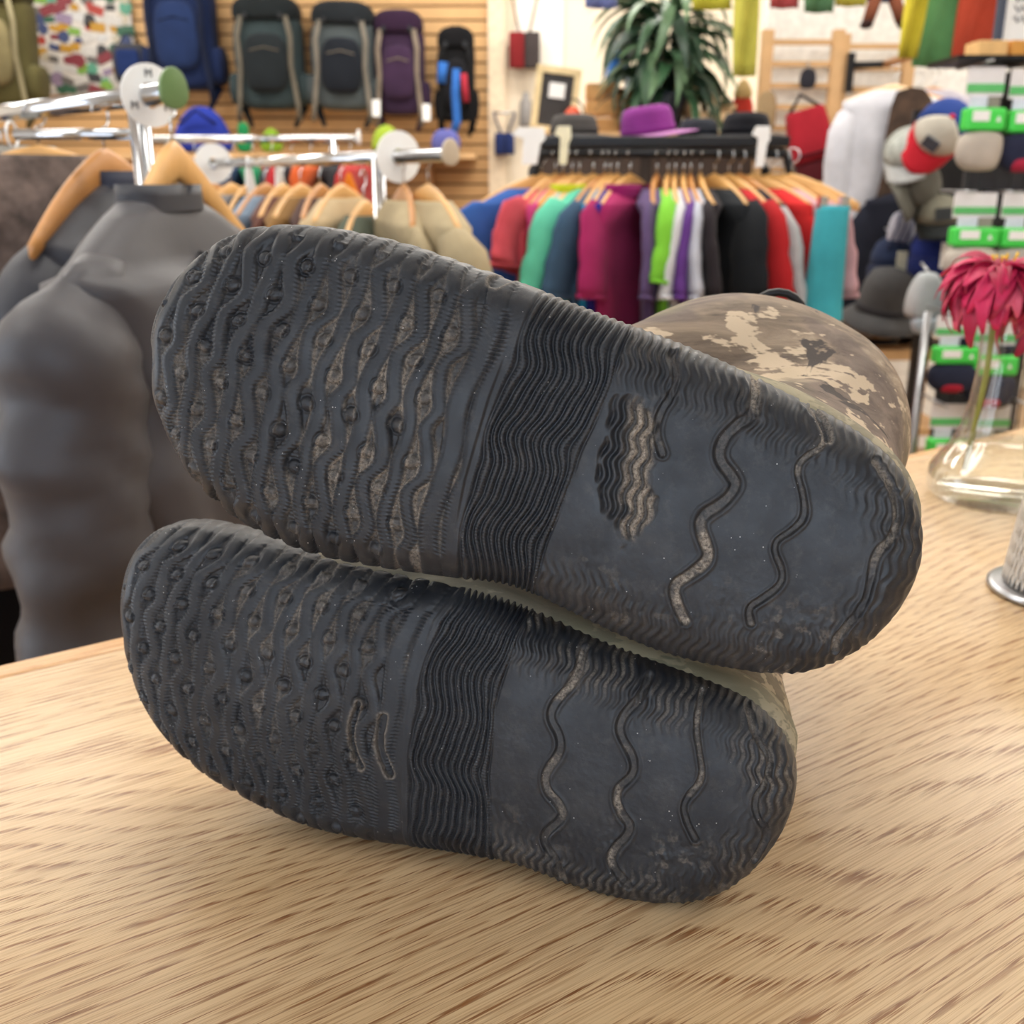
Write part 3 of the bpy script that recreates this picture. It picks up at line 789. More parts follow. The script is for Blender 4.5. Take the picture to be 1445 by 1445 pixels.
# jackets on the first rail
m_jk = M('charcoal_shell', (64, 62, 66), .5, 0, .06, 5, .15, 60, .1, .4)
m_jk2 = M('dark_charcoal_shell', (50, 51, 58), .55, 0, .08, 5, .15, 60, .1, .4)
m_lin = M('navy_lining', (50, 54, 70), .7, 0, .1, 9)
m_zip = M('zip_dark', (40, 40, 44), .5)
o1 = E1 + D1*.012 - Vector((0, 0, HD + .004))
hanger(o1, math.radians(80), 'wide contoured wooden hanger holding the charcoal shell jacket', 'wooden hangers on the near chrome rail', .215, .165)
garment('jacket', o1 + Vector((-.055*math.cos(math.radians(80)), -.055*math.sin(math.radians(80)), -.060)), math.radians(76), m_jk, 'charcoal grey shell jacket with long sleeves hanging behind the counter', 'jacket', 'charcoal jackets on the near rail', .80, .225, .10, .56, .10, 1.04, None, .016, 3, m_jk2, .060, .05, (.085,   .080), .024, None, 60, 72, m_zip)
o2 = E1 + D1*.22 - Vector((0, 0, HD + .01))
hanger(o2, math.radians(76), 'wooden hanger tipped toward the rack post, holding the darker jacket', 'wooden hangers on the near chrome rail', .215, .12, m_hanger2)
garment('jacket', o2 + Vector((.05*math.cos(math.radians(74)), .05*math.sin(math.radians(74)), -.030)), math.radians(74), m_jk2, 'darker blue-grey jacket hanging next to the charcoal jacket', 'jacket', 'charcoal jackets on the near rail', .78, .225, .10, .60, .10, 1.02, None, .014, 5, m_lin, .075, .05, (.085, .07), .014, None, 60, 72, m_zip)
m_camof = camo('camo_fabric')
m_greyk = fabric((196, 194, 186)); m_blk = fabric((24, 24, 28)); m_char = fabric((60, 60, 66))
hanger(E1 + D1*.46 - Vector((0, 0, HD)), A1 + .12, 'wooden hanger inside the brown patterned hoodie', 'wooden hangers on the near chrome rail')
garment('hoodie', E1 + D1*.46 - Vector((0, 0, HD)), A1 + .12, M('brown_print', (96, 82, 76), .8, 0, .6, 30), 'dark brown patterned hoodie behind the jackets', 'hoodie', None, .7, .2, .065, .5, .07, 1, None, .012, 8, None)
hanger(E1 + D1*.62 - Vector((0, 0, HD)), A1 + .1, 'wooden hanger inside the pale grey pullover', 'wooden hangers on the near chrome rail')
garment('pullover', E1 + D1*.62 - Vector((0, 0, HD)), A1 + .1, m_greyk, 'pale grey pullover at the far end of the near rail', 'pullover', None, .66, .2, .065, .5, .08, 1, None, .012, 9, m_greyk)
hanger(E1 + D1*.80 - Vector((0, 0, HD)), A1 + .05, 'wooden hanger inside the navy shirt', 'wooden hangers on the near chrome rail')
garment('shirt', E1 + D1*.80 - Vector((0, 0, HD)), A1 + .05, fabric((40, 48, 84)), 'navy shirt at the end of the near rail', 'shirt', None, .66, .2, .065, .2, .06, 1, None, .012, 10)
# black garments added to fill the shadowed space under the jackets
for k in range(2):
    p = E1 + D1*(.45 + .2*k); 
    garment('shade_filler', Vector((p.x, p.y, .80)) + Vector((-.22, -.02, 0)), A1 + .1*k, m_blk, ('added black garment filling the shadowed space under the charcoal jackets', 'second added black garment filling the shadowed space beside the first')[k], 'shade_filler', None, .78, .2, .065, .55, .1, 1.1, None, .012, 20+k, m_blk)

# third rail with the row of wooden hangers
E3 = at(634, 219, 2.1); F3 = onz(285, 231, E3.z); D3 = (F3 - E3).normalized(); L3 = (F3 - E3).length
A3 = math.atan2(D3.y, D3.x) - math.pi/2
chrome_rack('clothes_rack', 'chrome clothes rack with a teardrop end cap painted with a beige reflection and many wooden hangers', E3, E3 + D3*(L3 + .3), .17, m_capb)
size_disc(E3 + D3*.20, D3, .052, 'white round size divider near the beige end cap', False)
size_disc(E3 + D3*(L3*.93), D3, .056, 'white round size divider at the far end of the chrome rail', False)
m_kh = fabric((196, 178, 142)); m_olv = fabric((92, 100, 86))
row3 = [(.06, m_kh, 'khaki tan button shirt hanging at the end of the chrome rail', 'shirt'), (.13, m_kh, 'second khaki tan shirt tucked behind the first', 'shirt'), (.26, m_olv, 'olive green shirt beside the size divider', 'shirt'),
        (.34, fabric((214, 190, 150)), 'sand coloured shirt in the row of wooden hangers', 'shirt'), (.42, fabric((84, 58, 52)), 'dark brown shirt in the row of wooden hangers', 'shirt'), (.50, fabric((160, 120, 70)), 'ochre shirt in the row of wooden hangers', 'shirt'),
        (.58, fabric((110, 70, 60)), 'rust brown shirt in the row of wooden hangers', 'shirt'), (.66, fabric((140, 160, 182)), 'pale blue shirt in the row of wooden hangers', 'shirt'), (.74, fabric((40, 40, 48)), 'black shirt in the row of wooden hangers', 'shirt'),
        (.84, fabric((150, 148, 150)), 'light grey shirt in the row of wooden hangers', 'shirt'), (.95, fabric((128, 126, 130)), 'mid grey shirt at the far end of the row', 'shirt')]
for k, (t, mt, lb, ct) in enumerate(row3):
    p = E3 + D3*(t*L3) - Vector((0, 0, HD)); a = math.radians((-64, -74, 80, 76, 82, 77, 80, 76, 81, 77, 74)[k])
    if k == 2: p.z -= .035
    hanger(p, a, 'wooden hanger on the chrome rail inside the ' + lb.split(' hanging')[0].split(' in the')[0].split(' at the')[0].split(' tucked')[0].split(' beside')[0], 'wooden hangers on the long chrome rail', .215, .075, (m_hanger, m_hanger2)[k % 3 == 1])
    garment(ct, p + Vector((0, 0, -.012)), a, mt, lb, ct, None, .68, .215, .075, .22, (.045 if k == 0 else .022), 1, None, .006, 40+k, None, .095, .05, (.07, .045 if k == 0 else .024), nz=14)
# white clips hooked over that rail
for k, px in enumerate((352, 394)):
    p = at(px, 262, (E3.y + D3.y*L3*(.8, .72)[k]) - .1)
    e = empty('hanger_clip', p, ('white plastic clip hanging under the chrome rail', 'white plastic clip leaning right under the chrome rail')[k], 'clip', 'white clips under the rail', A3)
    MB().prism([(-.012, -.045), (.022, -.045), (.010, .045), (-.008, .045)], .012).obj('tab', m_whitep, e, False, bev=.003)
    MB().tube([(0, 0, .04), (0, 0, .075)], .004, 6).obj('stem', m_whitep, e)

# far rack along the pack wall with small coloured clothes
E4 = at(505, 196, 3.9); F4 = onz(225, 192, E4.z) if False else at(215, 194, 3.95); F4.z = E4.z
chrome_rack('clothes_rack', 'far chrome clothes rack in front of the backpack wall', E4, F4, .12, m_whitep)
D4 = (F4 - E4).normalized(); L4 = (F4 - E4).length; A4 = math.atan2(D4.y, D4.x) - math.pi/2
cols4 = [((196, 60, 56), 'red'), ((40, 42, 48), 'black'), ((214, 96, 44), 'rust orange'), ((60, 62, 70), 'slate'), ((186, 44, 52), 'crimson'), ((34, 138, 90), 'green'), ((70, 96, 140), 'denim blue'), ((200, 196, 190), 'off white'), ((92, 60, 120), 'violet'), ((206, 160, 90), 'mustard')]
for k, (c, nm) in enumerate(cols4):
    p = E4 + D4*(L4*(.04 + .095*k)) - Vector((0, 0, HD)); a = A4 + .25*math.sin(k*1.7)
    hanger(p, a, 'wooden hanger of the %s top on the far rack' % nm, 'hangers on the far rack', .2, .06)
    garment('top', p, a, fabric(c), '%s top on the far rack below the backpacks' % nm, 'top', None, .62, .2, .06, .18, .025, 1, None, .006, 60+k, sl_r=(.07, .025), nz=10)
for k, t in enumerate((.30, .42)):
    size_disc(E4 + D4*(t*L4) - Vector((0, .9, 0)) + Vector((.18, 0, -.02)), Vector((1, .35, 0)), .04, ('white oval divider left of its twin above the long rail', 'white oval divider right of its twin above the long rail')[1-k], False) if False else None

# ================================================================== back wall: slats, packs, board
WY = RY1
sx0, sx1 = at(-40, 100, WY).x, at(690, 100, WY).x
PITCH_S = .076
nsl = 24
for k in range(nsl):
    z = .92 + PITCH_S*k
    o = MB().box(((sx0+sx1)/2, WY - .012, z), (sx1 - sx0, .022, PITCH_S - .012)).obj('slat', m_tan, wall_back, False)
back = MB().box(((sx0+sx1)/2, WY - .003, .92 + PITCH_S*(nsl-1)/2), (sx1-sx0, .006, PITCH_S*nsl)).obj('slat_backing', M('slat_groove', (120, 88, 56), .7), wall_back, False)
t0 = at(701, 100, WY)
struct(MB().box((t0.x, WY - .03, CEIL/2), (.10, .06, CEIL)).obj('trim_1', M('trim_cream', (226, 206, 178), .6), smooth=False))
# white panel added for the lit, window-like patch of wall behind the red bag
def bb(x0, y0, x1, y1, Y):
    ym = (y0+y1)/2; a = at(x0, ym, Y); b = at(x1, ym, Y); a.z = at(x0, y1, Y).z; b.z = at(x0, y0, Y).z; return Vector(((a.x+b.x)/2, Y, a.z)), b.x - a.x, b.z - a.z
c, w, h = bb(728, -30, 795, 96, WY - .02)
e = empty('lit_patch_panel', c, 'white panel standing in for the lit patch of cream wall behind the red and grey bag', 'lit_patch_panel')
MB().box((0, 0, h/2), (w, .012, h)).obj('sheet', m_white, e, False)

# sticker board
c, w, h = bb(32, -40, 188, 134, WY - .05)
e = empty('sticker_board', c, 'white board covered with small coloured stickers on the slat wall', 'board')
MB().box((0, 0, h/2), (w, .02, h)).obj('board', M('board_white', (200, 194, 186), .6), e, False)
rs = random.Random(4)
pal = [(196,72,60),(60,112,86),(214,160,52),(70,84,130),(120,116,112),(232,228,222),(104,180,150),(150,60,70),(60,60,64),(222,210,186),(140,190,80),(236,236,234),(170,150,180)]
ROWS = 12
for i in range(9):
    for j in range(ROWS):
        x = -w/2 + w*(i + .5)/9 + rs.uniform(-.02, .02); z = h*(j + .5)/ROWS + rs.uniform(-.015, .015)
        col = pal[rs.randrange(len(pal))]; m = M('sticker_%d_%d_%d' % col, tuple(int(v*.8) for v in col), .5, 0, .25, 60)
        s = rs.uniform(.022, .042); mb = MB(); fr = Matrix.Translation((x, -.0125 - .0012*rs.random(), z)) @ Matrix.Rotation(rs.uniform(-.4, .4), 4, 'Y')
        k = rs.random()
        if k < .45: mb.prism([(s*math.cos(t*math.pi/8), s*math.sin(t*math.pi/8)) for t in range(16)], .002, fr)
        else: mb.prism([(-s*1.25, -s*.7), (s*1.25, -s*.7), (s*1.25, s*.7), (-s*1.25, s*.7)], .002, fr)
        mb.obj('sticker', m, e, False)

# ---- backpacks
def sup(hw, hd, z, n=28, p=.6, dx=0, dy=0):
    return [Vector((dx + hw*math.copysign(abs(math.cos(2*math.pi*j/n))**p, math.cos(2*math.pi*j/n)), dy + hd*math.copysign(abs(math.sin(2*math.pi*j/n))**p, math.sin(2*math.pi*j/n)), z)) for j in range(n)]
m_peg = m_chrome
def backpack(x0, y0, x1, y1, Y, label, cb, cl, cp, cs, tilt=0.0, lid=True, strapw=.014, extra=None, tagm=None):
    c, w, h = bb(x0, y0, x1, y1, Y); d = min(.24, w*.6)
    e = empty('backpack', c, label, 'backpack', 'backpacks on the slat wall', rot=(0, tilt, 0))
    fb, fl, fp, fs = [fabric(tuple(int(v*.76) for v in q)) for q in (cb, cl, cp, cs)]
    prof = [(0, .60), (.03, .78), (.12, .88), (.30, .93), (.55, .97), (.74, .95), (.80, .86), (.82, .6)]
    MB().loft([sup(w/2*s, d/2*(s**.5), h*z, dx=.006*math.sin(z*9)) for z, s in prof]).obj('body', fb, e, sub=1)
    if lid:
        MB().loft([sup(w/2*s, d*.56*s2, h*z, dy=-.01) for z, s, s2 in [(.76, .80, .9), (.79, .92, 1.02), (.86, .94, 1.03), (.93, .88, .98), (.975, .70, .8), (1.0, .40, .45)]]).obj('lid', fl, e, sub=1); lid_o = COL.objects[-1]
        for s in (-1, 1): MB().box((s*w*.24, -d*.60, h*.80), (.022, .012, .03)).obj('buckle', m_blackm, lid_o, False, bev=.002)
    MB().loft([sup(w*.5*s, d*.16*s2, h*z, dy=-d*.50) for z, s, s2 in [(.14, .30, .5), (.18, .58, 1), (.40, .62, 1.15), (.58, .56, 1), (.66, .36, .5)]]).obj('front_pocket', fp, e, sub=1)
    MB().tube([(-w*.2, -d*.655, h*.50), (0, -d*.675, h*.53), (w*.2, -d*.655, h*.50)], .004, 5).obj('zipper', fs, COL.objects[-1])
    for s in (-1, 1):
        MB().loft([sup(w*.12*q, d*.40*q, h*z, dx=s*w*.46) for z, q in [(.04, .5), (.07, .9), (.24, 1.0), (.31, .8), (.33, .5)]]).obj('side_pocket', fb, e, sub=1)
        pts = [(s*w*.30, -d*.56, h*.80), (s*w*.36, -d*.60, h*.62), (s*w*.34, -d*.56, h*.38), (s*w*.40, -d*.50, h*.05), (s*w*.42, -d*.5, -h*.12)]
        MB().tube(pts, [(strapw, .003)]*5, 8, True, (1, 0, 0)).obj('strap', fs, e)
        MB().tube([(s*w*.20, d*.35, h*.12), (s*w*.42, d*.1, h*.02), (s*w*.30, -d*.1, -h*.16)], [(.03, .012), (.028, .012), (.012, .006)], 10).obj('hip_belt', fl, e)
    MB().tube([(-.03, d*.2, h*.82), (-.03, d*.3, h*1.02), (.03, d*.3, h*1.02), (.03, d*.2, h*.82)], .006, 6).obj('haul_loop', fs, e)
    MB().tube([(0, d*.3, h*1.02), (0, WY - Y - .01, h*1.02)], .004, 6).obj('wall_peg', m_peg, e)
    if tagm: MB().box((w*.5, -d*.55, h*.02), (.045, .004, .09)).obj('price_tag', tagm, e, False)
    if extra: extra(e, w, h, d)
    return e
PK = WY - .17
backpack(205, -62, 308, 128, PK, 'tall navy blue hiking backpack beside the sticker board', (34, 52, 100), (30, 44, 84), (42, 64, 118), (30, 40, 70))
backpack(330, -6, 432, 155, PK, 'dark green-grey hiking backpack with a beige strap', (74, 92, 94), (40, 48, 50), (44, 52, 56), (150, 142, 126))
backpack(436, 2, 532, 156, PK, 'grey hiking backpack with black panels and pale straps', (110, 120, 124), (46, 52, 58), (40, 46, 56), (176, 166, 152), .03, tagm=m_whitep)
backpack(526, 14, 602, 163, PK, 'purple hiking backpack with pale beige straps and a white tag', (76, 52, 84), (66, 40, 72), (84, 56, 92), (190, 172, 150), 0, tagm=m_whitep)
def bluebits(e, w, h, d):
    fb = fabric((54, 112, 196)); fr = fabric((190, 52, 70))
    MB().tube([(-w*.30, -d*.62, h*.62), (-w*.36, -d*.64, h*.40)], [(.028, .008)]*2, 8, True, (1, 0, 0)).obj('blue_flash', fb, e)
    MB().tube([(w*.02, -d*.66, h*.55), (-w*.02, -d*.66, h*.3), (w*.02, -d*.62, 0), (-w*.1, -d*.6, -h*.14)], [(.024, .008)]*4, 8, True, (1, 0, 0)).obj('blue_flash', fb, e)
    MB().tube([(w*.20, -d*.66, h*.5), (w*.26, -d*.66, h*.2)], [(.018, .008)]*2, 8, True, (1, 0, 0)).obj('red_flash', fr, e)
backpack(616, 38, 672, 172, PK, 'black day pack with bright blue and red cords', (26, 26, 30), (22, 22, 26), (34, 34, 40), (26, 26, 30), 0, True, .012, bluebits)
# olive pack at the edge of the picture
backpack(-60, -40, 48, 150, WY - .5, 'large olive and khaki canvas pack at the end of the slat wall', (120, 112, 66), (94, 88, 50), (170, 156, 110), (196, 184, 142), .05)
# navy bag on the wall beside the board
c, w, h = bb(160, 62, 210, 118, WY - .12)
e = empty('pouch', c, 'small navy pouch with grey sides hanging beside the sticker board', 'bag')
MB().loft([sup(w/2*s, .05*s, h*z) for z, s in [(0, .7), (.05, .95), (.5, 1), (.95, .98), (1, .8)]]).obj('body', fabric((70, 72, 78)), e, sub=1)
MB().loft([sup(w*.34*s, .02*s, h*z, dy=-.05) for z, s in [(.15, .8), (.2, 1), (.8, 1), (.85, .8)]]).obj('panel', fabric((34, 54, 108)), e, sub=1)
MB().tube([(-w*.3, 0, h), (-w*.1, 0, h*1.25), (w*.1, 0, h*1.25), (w*.3, 0, h)], .005, 6).obj('strap', m_blk, e)
MB().tube([(0, 0, h*1.24), (0, .115, h*1.24)], .004, 6).obj('wall_peg', m_peg, e)

# blue folded tarp, bright toys and stuff on the low shelf under the packs
SHY = WY - .45
zs = at(300, 216, SHY).z
sh = empty('wall_shelf', Vector((at(400, 216, SHY).x, SHY + .2, zs)), 'low wooden shelf running below the backpacks', 'shelf')
wl = at(690, 216, SHY).x - at(150, 216, SHY).x
MB().box((0, 0, -.015), (wl, .42, .03)).obj('board', m_wood, sh, False)
for k in range(4): MB().prism([(-.015, -.03), (.015, -.03), (.015, -.2), (-.015, -.2)], .3, Matrix.Translation((-wl/2 + wl*(k+.5)/4, .05, 0))).obj('bracket', m_woodd, sh, False)
def blob(name, x0, y0, x1, y1, Y, rgb, label, cat, prof, depth=.5, p=.8, parts=()):
    c, w, h = bb(x0, y0, x1, y1, Y)
    e = empty(name, c, label, cat)
    MB().loft([sup(w/2*s, w/2*depth*s, h*z, p=p) for z, s in prof]).obj('body', fabric(rgb), e, sub=1)
    for f in parts: f(e, w, h)
    return e
blob('stuff_sack', 243, 150, 328, 216, SHY + .05, (44, 62, 168), 'cobalt blue rolled stuff sack on the shelf below the packs', 'stuff sack', [(0, .9), (.1, 1), (.4, .95), (.75, .7), (.93, .4), (1, .2)],
     parts=[lambda e, w, h: MB().tube([(-w*.3, -w*.25, h*.6), (0, -w*.32, h*.9), (w*.3, -w*.25, h*.6)], .01, 6).obj('strap', fabric((30, 40, 110)), e)])
blob('plush_toy', 332, 172, 356, 216, SHY + .05, (40, 150, 90), 'small green plush toy on the low shelf', 'toy', [(0, .8), (.3, 1), (.55, .7), (.62, .55), (.75, .75), (.92, .6), (1, .2)])
blob('plush_toy', 366, 180, 400, 216, SHY + .05, (140, 180, 50), 'yellow-green plush toy lying beside the green one', 'toy', [(0, .8), (.3, 1), (.7, .8), (1, .2)])
blob('helmet', 524, 176, 566, 214, SHY + .05, (178, 206, 70), 'lime green helmet at the end of the low shelf', 'helmet', [(0, 1), (.2, 1), (.5, .95), (.8, .7), (.95, .35), (1, .1)], .8,
     parts=[lambda e, w, h: MB().tube([(-w*.45, 0, 0), (0, -w*.2, -.03 + .035), (w*.45, 0, 0)], .006, 6).obj('chin_strap', m_blk, e)])
blob('cloth_roll', 608, 182, 650, 216, SHY + .05, (110, 112, 186), 'lavender blue cloth bundle below the black day pack', 'cloth', [(0, .8), (.2, 1), (.6, 1), (.9, .7), (1, .3)])
# white towel etc. on the shelf (soft goods)
blob('cone_hat', 478, 243, 508, 278, 3.4, (236, 130, 30), 'orange cone shaped hat on the far rack', 'hat', [(0, 1), (.05, .95), (.5, .55), (.9, .25), (1, .1)], 1.0)

# ================================================================== middle black rack with the bright shirts
RYC = 3.0
RA = at(765, 216, RYC); RB = at(1108, 212, RYC); RZ = RA.z; RB.z = RZ
rk = empty('clothes_rack', Vector(((RA.x+RB.x)/2, RYC, 0)), 'black clothes rack with a hat shelf on top, full of bright shirts', 'clothes rack')
Lr = RB.x - RA.x
MB().tube([(-Lr/2, 0, RZ), (Lr/2, 0, RZ)], .014, 12).obj('rail', m_blackm, rk)
MB().box((0, .16, RZ + .030), (Lr + .02, .34, .028)).obj('top_shelf', m_blackm, rk, False, bev=.004)
for s in (-1, 1):
    MB().tube([(s*(Lr/2 - .03), 0, RZ), (s*(Lr/2+.005), 0, RZ - .004), (s*(Lr/2 + .02), 0, RZ - .05), (s*(Lr/2+.02), 0, .03)], .014, 10).obj('post', m_blackm, rk)
    MB().tube([(s*(Lr/2 - .03), .3, RZ + .02), (s*(Lr/2 + .02), .3, RZ - .04), (s*(Lr/2+.02), .3, .03)], .014, 10).obj('post', m_blackm, rk)
    MB().tube([(s*(Lr/2+.02), -.25, .03), (s*(Lr/2+.02), .5, .03)], .016, 10).obj('foot', m_blackm, rk)
for k in range(1): MB().tube([(-Lr/2, .30, RZ - .16), (Lr/2, .30, RZ - .16)], .008, 8).obj('brace', m_blackm, rk)
D90 = math.radians
shirts = [ # px of hook, yaw deg, colour, label, kind, sleeve, length, extra
 (764, 26, (66, 112, 196), 'royal blue T-shirt at the open end of the black rack', 't-shirt', .22, .70, {}),
 (784, 54, (232, 92, 106), 'coral pink T-shirt next to the royal blue one', 't-shirt', .12, .66, {}),
 (795, 56, (238, 84, 152), 'hot pink top between the coral and orange ones', 'top', 0, .66, {}),
 (808, 54, (246, 138, 34), 'bright orange tank top with a yellow edge', 'tank top', 0, .66, {}),
 (818, 54, (200, 212, 200), 'pale grey-green tank top with yellow straps', 'tank top', 0, .66, dict(collar=fabric((206, 214, 40)))),
 (838, 50, (112, 226, 190), 'mint green T-shirt with a wide sleeve', 't-shirt', .20, .62, dict(sl_r=(.085, .032))),
 (854, 56, (72, 102, 132), 'slate blue T-shirt beside the mint one', 't-shirt', .2, .66, {}),
 (862, 60, (38, 148, 200), 'turquoise blue long top under the slate T-shirt', 'top', 0, .8, {}),
 (872, 60, (48, 44, 150), 'indigo tank top beside the magenta shirt', 'tank top', 0, .72, {}),
 (890, 56, (186, 48, 110), 'magenta heather shirt facing forward', 'shirt', .2, .74, dict(collar=fabric((150, 26, 100)))),
 (928, 74, (104, 84, 128), 'dusty purple shirt seen edge on', 'shirt', .2, .7, {}),
 (944, 76, (142, 226, 70), 'lime green T-shirt with a wide short sleeve', 't-shirt', .16, .66, dict(sl_r=(.08, .032))),
 (954, 78, (236, 236, 240), 'white T-shirt beside the lime one', 't-shirt', .2, .6, {}),
 (966, 80, (110, 66, 150), 'violet T-shirt behind the white tag', 't-shirt', .2, .6, {}),
 (976, 82, (214, 218, 232), 'pale lilac striped shirt seen edge on', 'shirt', .2, .72, {}),
 (990, 84, (52, 46, 50), 'dark brown shirt seen edge on', 'shirt', .2, .7, {}),
 (1010, -68, (34, 38, 42), 'black crew shirt facing forward on the black rack', 'shirt', .2, .72, {}),
 (1030, -64, (204, 44, 48), 'dark red T-shirt beside the black shirt', 't-shirt', .2, .64, {}),
 (1046, -62, (46, 44, 52), 'charcoal jersey with a pale sleeve stripe', 'jersey', .3, .66, dict(sl_mat=fabric((206, 206, 208)))),
 (1066, -48, (236, 50, 52), 'bright red cycling jersey with black side panels', 'jersey', .5, .68, dict(panel=(fabric((32, 30, 34)), .06, .13, .45, .98))),
 (1090, -52, (228, 178, 184), 'pale pink top next to the red jersey', 'top', .2, .66, {}),
]
for k, (px, yaw, c, lb, ct, sl, ln, ex) in enumerate(shirts):
    p = at(px, 214, RYC); p.z = RZ - HD; p.y = RYC
    a = D90(yaw)
    hanger(p, a, 'wooden hanger of the ' + lb.split(' with')[0].split(' at the')[0].split(' next')[0].split(' beside')[0].split(' between')[0].split(' behind')[0].split(' seen')[0].split(' under')[0].split(' facing')[0], 'wooden hangers on the black rack', .205, .075, (m_hanger, m_hanger2)[k % 4 == 2])
    kw = dict(W=.205, drop=.075, thick=.020, fold=.006, sl_r=(.075, .022), seed=90+k, neck=.125, splay=.06, nz=14); kw.update(ex)
    garment(ct.replace(' ', '_').replace('-', '_'), p + Vector((0, 0, -.012)), a, fabric(c), lb, ct, None, ln, sleeve=sl, **kw)
# turquoise shorts clipped to hangers at the rack end
for k, (px, py) in enumerate(((1122, 222), (1112, 226))):
    p = at(px, py, RYC - .05); p.z = RZ - HD
    hanger(p + Vector((0, .02 + .03*k, 0)), D90(-38 - 6*k), ('bare wooden hanger at the end of the black rack', 'second bare wooden hanger above the turquoise skirt')[k], 'wooden hangers on the black rack', .205, .075)
c, w, h = bb(1143, 296, 1192, 450, 2.72)
e = empty('skirt', c, 'turquoise skirt clipped to the hanger at the end of the black rack', 'skirt')
MB().loft([sup(w/2*s, .045*s, h*z + .01*math.sin(z*8), p=.8, dx=.004*math.sin(z*20)) for z, s in [(0, 1.08), (.2, 1.04), (.5, 1), (.8, .94), (.95, .9), (1, .88)]], False, True).obj('body', fabric((74, 186, 200)), e)
for s in (-1, 1): MB().box((s*w*.3, 0, h + .008), (.02, .03, .05)).obj('clip', m_chrome, e, False)
# white plastic tags on the rack
for k, (x0, y0, x1, y1, lb) in enumerate(((722, 180, 770, 232, 'white plastic marker on the open end of the black rack'), (1060, 178, 1086, 236, 'white hook shaped marker near the closed end of the black rack'), (962, 328, 968, 374, ''), (782, 178, 806, 232, 'cream paper tag hanging by the hats'))):
    if not lb: continue
    c, w, h = bb(x0, y0, x1, y1, RYC - .06)
    e = empty('rack_marker', c, lb, 'marker')
    m = m_whitep if k != 3 else M('cream_card', (232, 226, 196), .7)
    MB().prism([(-w*.2, 0), (w*.25, 0), (w*.35, h*.55), (w*.5, h*.7), (w*.45, h), (-w*.3, h), (-w*.5, h*.8), (-w*.15, h*.7)], .006).obj('plate', m, e, False, bev=.001)
    MB().tube([(0, 0, h*.85), (0, .05, h*.85)], .005, 8).obj('bracket', m_blackm, e)

# hats on the rack shelf
m_plum = fabric((150, 60, 150)); m_lil = fabric((206, 140, 200))
ZT = RZ + .0445
def brim_hat(px, Y, z, r, hc, label, crown, brim, tilt=(0, 0, 0), droop=.012, name='brimmed_hat'):
    p = at(px, 190, Y); p.z = z
    e = empty(name, p, label, 'hat', 'hats on the rack shelf', rot=tilt)
    n = 32
    MB().lathe([(r*.55, .004), (r*.56, .02), (r*.53, hc*.7), (r*.46, hc*.93), (r*.30, hc), (0.0001, hc)], n, (0, 0, 0), lambda a, i: 1 + .05*math.cos(2*a)).obj('crown', crown, e)
    MB().lathe([(r*.54, .010), (r*.8, .006), (r, .002), (r*1.0, -.000), (r*.8, .002), (r*.54, .006)], n, (0, 0, 0), lambda a, i: 1 + .08*math.cos(2*a + .5)).obj('brim', brim, e)
    MB().lathe([(r*.565, .012), (r*.57, .028), (r*.56, .03), (r*.55, .012)], n, (0, 0, 0), lambda a, i: 1 + .05*math.cos(2*a)).obj('band', crown, e)
    return e
brim_hat(915, RYC + .16, ZT + .003, .135, .085, 'purple sun hat with a lilac brim lying on the black rack', m_plum, m_lil, (0, -.14, .3))
brim_hat(810, RYC + .20, ZT + .002, .12, .065, 'grey felt hat lying behind the cream tag', fabric((88, 84, 82)), fabric((70, 68, 68)))
brim_hat(1052, RYC + .20, ZT + .002, .12, .07, 'black hat beside the closed end of the rack', fabric((34, 34, 40)), fabric((30, 30, 36)))
brim_hat(985, RYC + .24, ZT + .002, .10, .055, 'dark slate hat between the purple and the black hat', fabric((54, 58, 66)), fabric((48, 50, 58)))

# ================================================================== display cabinet behind the rack
CY = 5.0
zc = at(900, 186, CY).z
xa, xb = at(748, 186, CY).x, at(1078, 186, CY).x
cab = empty('display_cabinet', Vector(((xa+xb)/2, CY + .3, 0)), 'tall wooden display cabinet behind the black rack', 'cabinet')
MB().box((0, 0, (zc-.03)/2), (xb-xa-.04, .56, zc-.03)).obj('body', M('cabinet_dark', (52, 42, 36), .6), cab, False)
MB().box((0, 0, zc-.015), (xb-xa, .62, .03)).obj('top', m_wood, cab, False)
for s in (-1, 1):
    dr = MB().box((s*(xb-xa)/4, -.29, zc*.5), ((xb-xa)/2-.05, .02, zc*.86)).obj('door', M('cabinet_door', (64, 50, 42), .6), cab, False)
    MB().tube([(s*.05, -.305, zc*.5-.05), (s*.05, -.305, zc*.5+.05)], .006, 8).obj('handle', m_steel, dr)
def on_top(px, dy=0): p = at(px, 186, CY + .2 + dy); p.z = zc; return p
# chalk board in a pale frame
c, w, h = bb(752, 97, 806, 186, CY + .12); c.z = zc
e = empty('framed_board', c, 'dark board in a pale wooden frame with a small white card', 'board', rot=(-.08, .12, 0))
MB().box((0, 0, h/2), (w, .014, h)).obj('panel', M('chalk_black', (56, 54, 54), .8), e, False)
for x, z, dx, dz in ((-w/2, h/2, .03, h), (w/2, h/2, .03, h), (0, .012, w, .03), (0, h, w+.03, .03)): MB().box((x, -.004, z), (dx, .03, dz)).obj('frame_side', M('pale_frame', (226, 204, 156), .6), e, False)
MB().box((0, -.012, h*.68), (w*.42, .006, h*.24)).obj('card', m_whitep, e, False)
